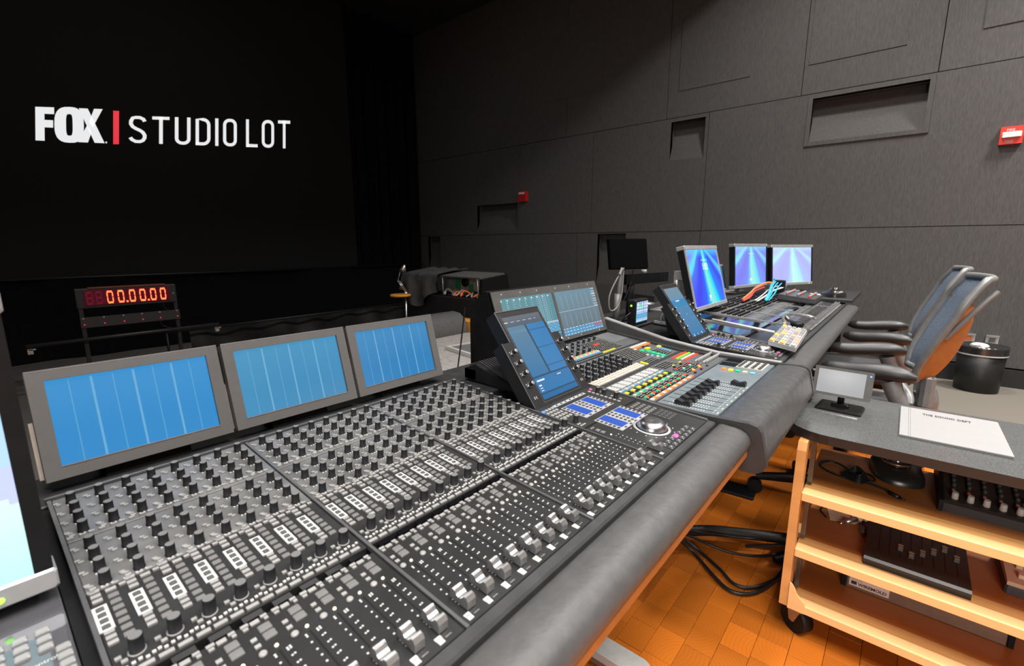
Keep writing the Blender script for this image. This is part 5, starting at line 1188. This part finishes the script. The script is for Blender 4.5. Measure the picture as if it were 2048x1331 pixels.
b = MB(); b.prism([(x, y) for x, y in rounded(.946, .999, .376, .745, .026, 5)], .010, .030, 'z'); part('foot_side', b, mat('brown grey steel', (.16, .12, .09), .45, noise=.08), ft)
for y in (.40, .70): part('glide', MB().box(.948, .997, y, y + .03, .0005, .010), BLACK, ft)
b = MB(); b.prism([(.60, .052), (.64, .052), (.64, .66), (.60, .66)], .90, .985, 'x'); part('column', b, BLACK, ft)

# ================================================================== LED CLOCK ON ITS STAND
ck = thing('led_clock', 'red LED counter showing zeros on a black stand before the screen', 'clock', (.82, 4.5, 0))
KST = mat('dark steel stand', (.03, .03, .032), .45, noise=.15); YC = 4.5
b = MB(); b.box(.525, 1.130, YC, YC + .06, .652, .790, c=.004); part('case', b, mat('clock case', (.035, .035, .038), .45, noise=.15), ck)
b = MB(); b.box(.60, 1.06, YC - .004, YC + .05, .790, .797); part('top_strip', b, mat('red brown strip', (.28, .07, .04), .5, noise=.1), ck)
b = MB(); b.box(.572, 1.085, YC - .006, YC, .668, .776); part('window', b, mat('dark red window', (.06, .004, .010), .2, noise=.1, emit=(.10, .0, .012), estr=.25), ck)
LED = em('red led segment', (1., .13, .045), 2.4); LEDD = em('dim led segment', (.10, .004, .02), .8)
segs = [(-.4, .4, .92, 1.08), (-.4, .4, -.08, .08), None, (.34, .50, .08, .46), (.34, .50, .54, .92), (-.50, -.34, .08, .46), (-.50, -.34, .54, .92)]
xs = [.600, .652, .715, .778, .846, .909, .976, 1.039]
for i, x in enumerate(xs):
    b = MB(); sc = .046; sx = .036
    L = [s for s in segs if s] + ([(-.4, .4, .42, .58)] if i < 2 else [])
    for x0, x1, y0, y1 in L: b.box(x + x0 * sx, x + x1 * sx, YC - .012, YC - .006, .682 + y0 * .080, .682 + y1 * .080)
    part('led_digit', b, LEDD if i < 2 else LED, ck)
for x in (.812, .943):
    b = MB(); b.box(x - .005, x + .005, YC - .012, YC - .006, .676, .688); part('led_point', b, LED, ck)
b = MB(); b.lathe([(.006, 0), (.004, .004)], 8, 0, Matrix.Translation((1.108, YC, .72)) @ Matrix.Rotation(R(90), 4, 'X')); part('white_indicator', b, PRINT, ck)
for x in (.545, 1.118):
    b = MB(); b.box(x - .012, x + .012, YC + .01, YC + .035, 0, .652); part('post', b, KST, ck)
b = MB(); b.box(.53, 1.135, YC - .002, YC + .010, .510, .585); part('patch_panel', b, mat('patch panel steel', (.045, .045, .048), .45, noise=.12), ck)
for i in range(6):
    x = .548 + i * .1135
    b = MB(); b.box(x - .005, x + .005, YC - .005, YC - .002, .574, .582); part('panel_screw', b, PRINT, ck)
    b = MB(); b.lathe([(.005, 0), (.004, .004)], 8, 0, Matrix.Translation((x + .002, YC - .002, .533)) @ Matrix.Rotation(R(90), 4, 'X')); part('red_lamp', b, em('small red lamp', (.7, .02, .05), .9), ck)
b = MB(); b.cyl((.235, YC - .01, .425), (1.405, YC - .01, .432), .013, 10); part('cross_bar', b, KST, ck)
for x in (.255, 1.385):
    b = MB(); b.box(x - .015, x + .012, YC - .03, YC + .0, .372, .405); b.box(x - .010, x + .026, YC - .03, YC - .024, .398, .407); part('clamp', b, mat('pale clamp', (.48, .45, .40), .45, noise=.15), ck)
b = MB(); b.tube(smoothpath([(1.03, YC - .01, .65), (1.035, YC - .01, .61), (1.06, YC - .01, .59)]), .003, 6); b.tube(smoothpath([(1.00, YC - .01, .51), (1.01, YC - .01, .47), (1.06, YC - .02, .445), (1.10, YC - .01, .44)]), .003, 6); part('clock_lead', b, CABB, ck)

# ================================================================== BACK LEFT GROUP: table lamp, open equipment case, sofa
rt = thing('round_side_table', 'small round orange wooden table carrying the desk lamp', 'table', (2.56, 3.47, 0))
b = MB(); b.lathe([(.088, 0), (.092, .004), (.092, .014), (.088, .018)], 32, 0, Matrix.Translation((2.56, 3.47, .645))); part('table_top', b, mat('orange birch', (.72, .30, .04), .4, noise=.1), rt)
b = MB(); b.cyl((2.60, 3.45, .02), (2.60, 3.45, .645), .009, 10); part('leg', b, SILVER, rt); b = MB(); b.lathe([(.08, 0), (.07, .02)], 20, 0, Matrix.Translation((2.60, 3.45, .001))); part('foot', b, BLACK, rt)
dl = thing('desk_lamp', 'silver jointed desk lamp clamped to the round table', 'lamp', (2.61, 3.46, .664))
b = MB(); b.lathe([(.018, 0), (.018, .014), (.010, .022)], 12, 0, Matrix.Translation((2.605, 3.45, .6635))); part('clamp', b, SILVER, dl)
for p0, p1 in (((2.605, 3.45, .68), (2.545, 3.485, .785)), ((2.613, 3.447, .69), (2.557, 3.478, .785)), ((2.548, 3.483, .785), (2.575, 3.47, .885))):
    b = MB(); b.cyl(p0, p1, .004, 8); part('lamp_arm', b, SILVER, dl)
b = MB(); b.lathe([(.004, .045), (.008, .040), (.034, -.02), (.032, -.02)], 16, 0, Matrix.Translation((2.595, 3.462, .885)) @ Matrix.Rotation(R(25), 4, 'Y'), cap=False); part('lamp_shade', b, SILVER, dl)
oc = thing('open_equipment_case', 'black equipment case propped open with circuit boards and cables inside', 'equipment case', (2.95, 3.15, 0))
CASEM = mat('grey case lid', (.10, .10, .098), .5, noise=.15); G_ = mat('green board', (.03, .20, .07), .5, noise=.4, scale=60); AL = mat('inner aluminium', (.42, .42, .40), .4, metal=.5, noise=.3, scale=30)
b = MB(); b.box(2.72, 3.25, 2.58, 3.66, .02, .655); part('desk_body', b, mat('black desk side', (.006, .006, .007), .8, noise=.2), oc)
b = MB(); b.prism([(2.76, .835), (3.06, .862), (3.08, .850), (2.765, .823)], 2.67, 3.60, 'y'); part('lid', b, CASEM, oc)
b = MB(); b.prism([(2.745, .655), (2.765, .823), (3.08, .850), (3.12, .655)], 2.645, 2.672, 'y'); part('case_end', b, BLACK, oc); b = MB(); b.prism([(2.745, .655), (2.765, .823), (3.08, .850), (3.12, .655)], 3.60, 3.62, 'y'); part('case_end', b, BLACK, oc)
b = MB(); b.box(2.92, 2.94, 2.675, 3.25, .70, .83); part('card_rack', b, AL, oc)
for y0, y1, z0, z1 in ((3.06, 3.12, .715, .80), (2.69, 2.79, .72, .82), (2.90, 2.95, .70, .76)):
    b = MB(); b.box(2.905, 2.92, y0, y1, z0, z1); part('circuit_board', b, G_, oc)
b = MB(); b.lathe([(.04, 0), (.04, .02), (.014, .021)], 12, 0, Matrix.Translation((2.915, 2.99, .775)) @ Matrix.Rotation(R(-90), 4, 'Y')); part('cooling_fan', b, BLACK, oc)
random.seed(21)
for k in range(16):
    y = 2.70 + k * .027; m = (CABW, COLS['o'], CABB, CAB, COLS['c'])[k % 5]
    b = MB(); b.tube(smoothpath([(2.88, y, .665), (2.82, y + random.uniform(-.05, .05), .69 + random.uniform(0, .03)), (2.77, y + random.uniform(-.06, .06), .668)], 4), .007, 6); part('inner_cable', b, m, oc)
for y in (3.19, 3.13, 2.70):
    b = MB(); b.cyl((2.765, y, .822), (2.752, y + (.09 if y > 3.15 else -.02), .66), .0045, 8); part('prop_rod', b, SILVER, oc)
b = MB()
def cloth(u, v):
    y = 3.14 + u * .50
    if v < .4: t = v / .4; x = 3.10 - t * .37; z = .875 - t * .032 + .008 * math.sin(u * 21 + t * 3)
    else: t = (v - .4) / .6; x = 2.722 - .045 * math.sin(t * 2) + .03 * math.sin(u * 14 + 2 * t) * t; z = .843 - t * (.16 + .14 * math.sin(u * 3.14) ** 2)
    return (x, y, z + .006)
b.grid(cloth, 40, 24); solo('black_dust_cloth', b, mat('dark grey satin cloth', (.05, .05, .05), .6, noise=.3, scale=20), 'dark cloth draped in folds over the left end of the open case', 'cloth')
UPH = mat('grey woven upholstery', (.30, .285, .27), .9, noise=.3, scale=140, stretch=(1, .25, 1), bump=.3)
so = thing('grey_sofa', 'grey upholstered sofa with rounded cushion behind the consoles', 'sofa', (2.1, 2.3, 0))
b = MB(); b.box(1.30, 2.565, 1.55, 2.61, 0, .425, c=.03); part('seat', b, UPH, so)
b = MB(); b.prism([(2.62, .30), (2.62, .43), (2.64, .52), (2.70, .565), (2.78, .575), (2.84, .54), (2.85, .30)], 1.30, 2.56, 'x', smooth=True); part('back_cushion', b, mat('dark grey cushion', (.085, .085, .086), .7, noise=.15, scale=60), so)
fl = thing('flight_case_panel', 'grey panel with riveted silver edges lying on the sofa', 'case panel', (2.05, 2.1, .426))
T = Matrix.Translation((2.005, 2.262, .4265)) @ Matrix.Rotation(R(-11), 4, 'Z')
b = MB(); b.box(.02, .48, -.42, -.02, 0, .018, T=T); part('panel', b, mat('grey case laminate', (.14, .14, .145), .4, noise=.1), fl)
for q in ((0, .5, -.022, 0), (0, .5, -.44, -.418), (0, .022, -.418, -.022), (.478, .5, -.418, -.022)):
    b = MB(); b.box(q[0], q[1], q[2], q[3], 0, .022, T=T); part('edge_profile', b, mat('pale aluminium edge', (.60, .60, .58), .4, metal=.2, noise=.05), fl)
for x, y in ((.03, -.04), (.04, -.38), (.2, -.035), (.2, -.405)):
    b = MB(); b.lathe([(.006, 0), (.004, .003)], 8, 0, T @ Matrix.Translation((x, y, .018))); part('rivet', b, CHROME, fl)
wb = thing('wooden_side_unit', 'plain orange wooden unit behind the sofa end', 'cabinet', (2.65, 2.6, 0))
b = MB(); b.box(2.585, 2.715, 2.40, 2.80, .03, .50, c=.004); part('carcass', b, mat('orange veneer', (.75, .33, .06), .45, noise=.08), wb); b = MB(); b.box(2.60, 2.70, 2.42, 2.78, 0, .03); part('plinth', b, BLACK, wb)
b = MB(); b.tube(smoothpath([(1.26, 1.30, .86), (1.25, 1.32, .70), (1.22, 1.33, .50), (1.20, 1.35, .20), (1.20, 1.35, .01)]), .003, 6); solo('dropped_lead', b, CABB, 'thin dark lead hanging behind the grey desk housing', 'cable')
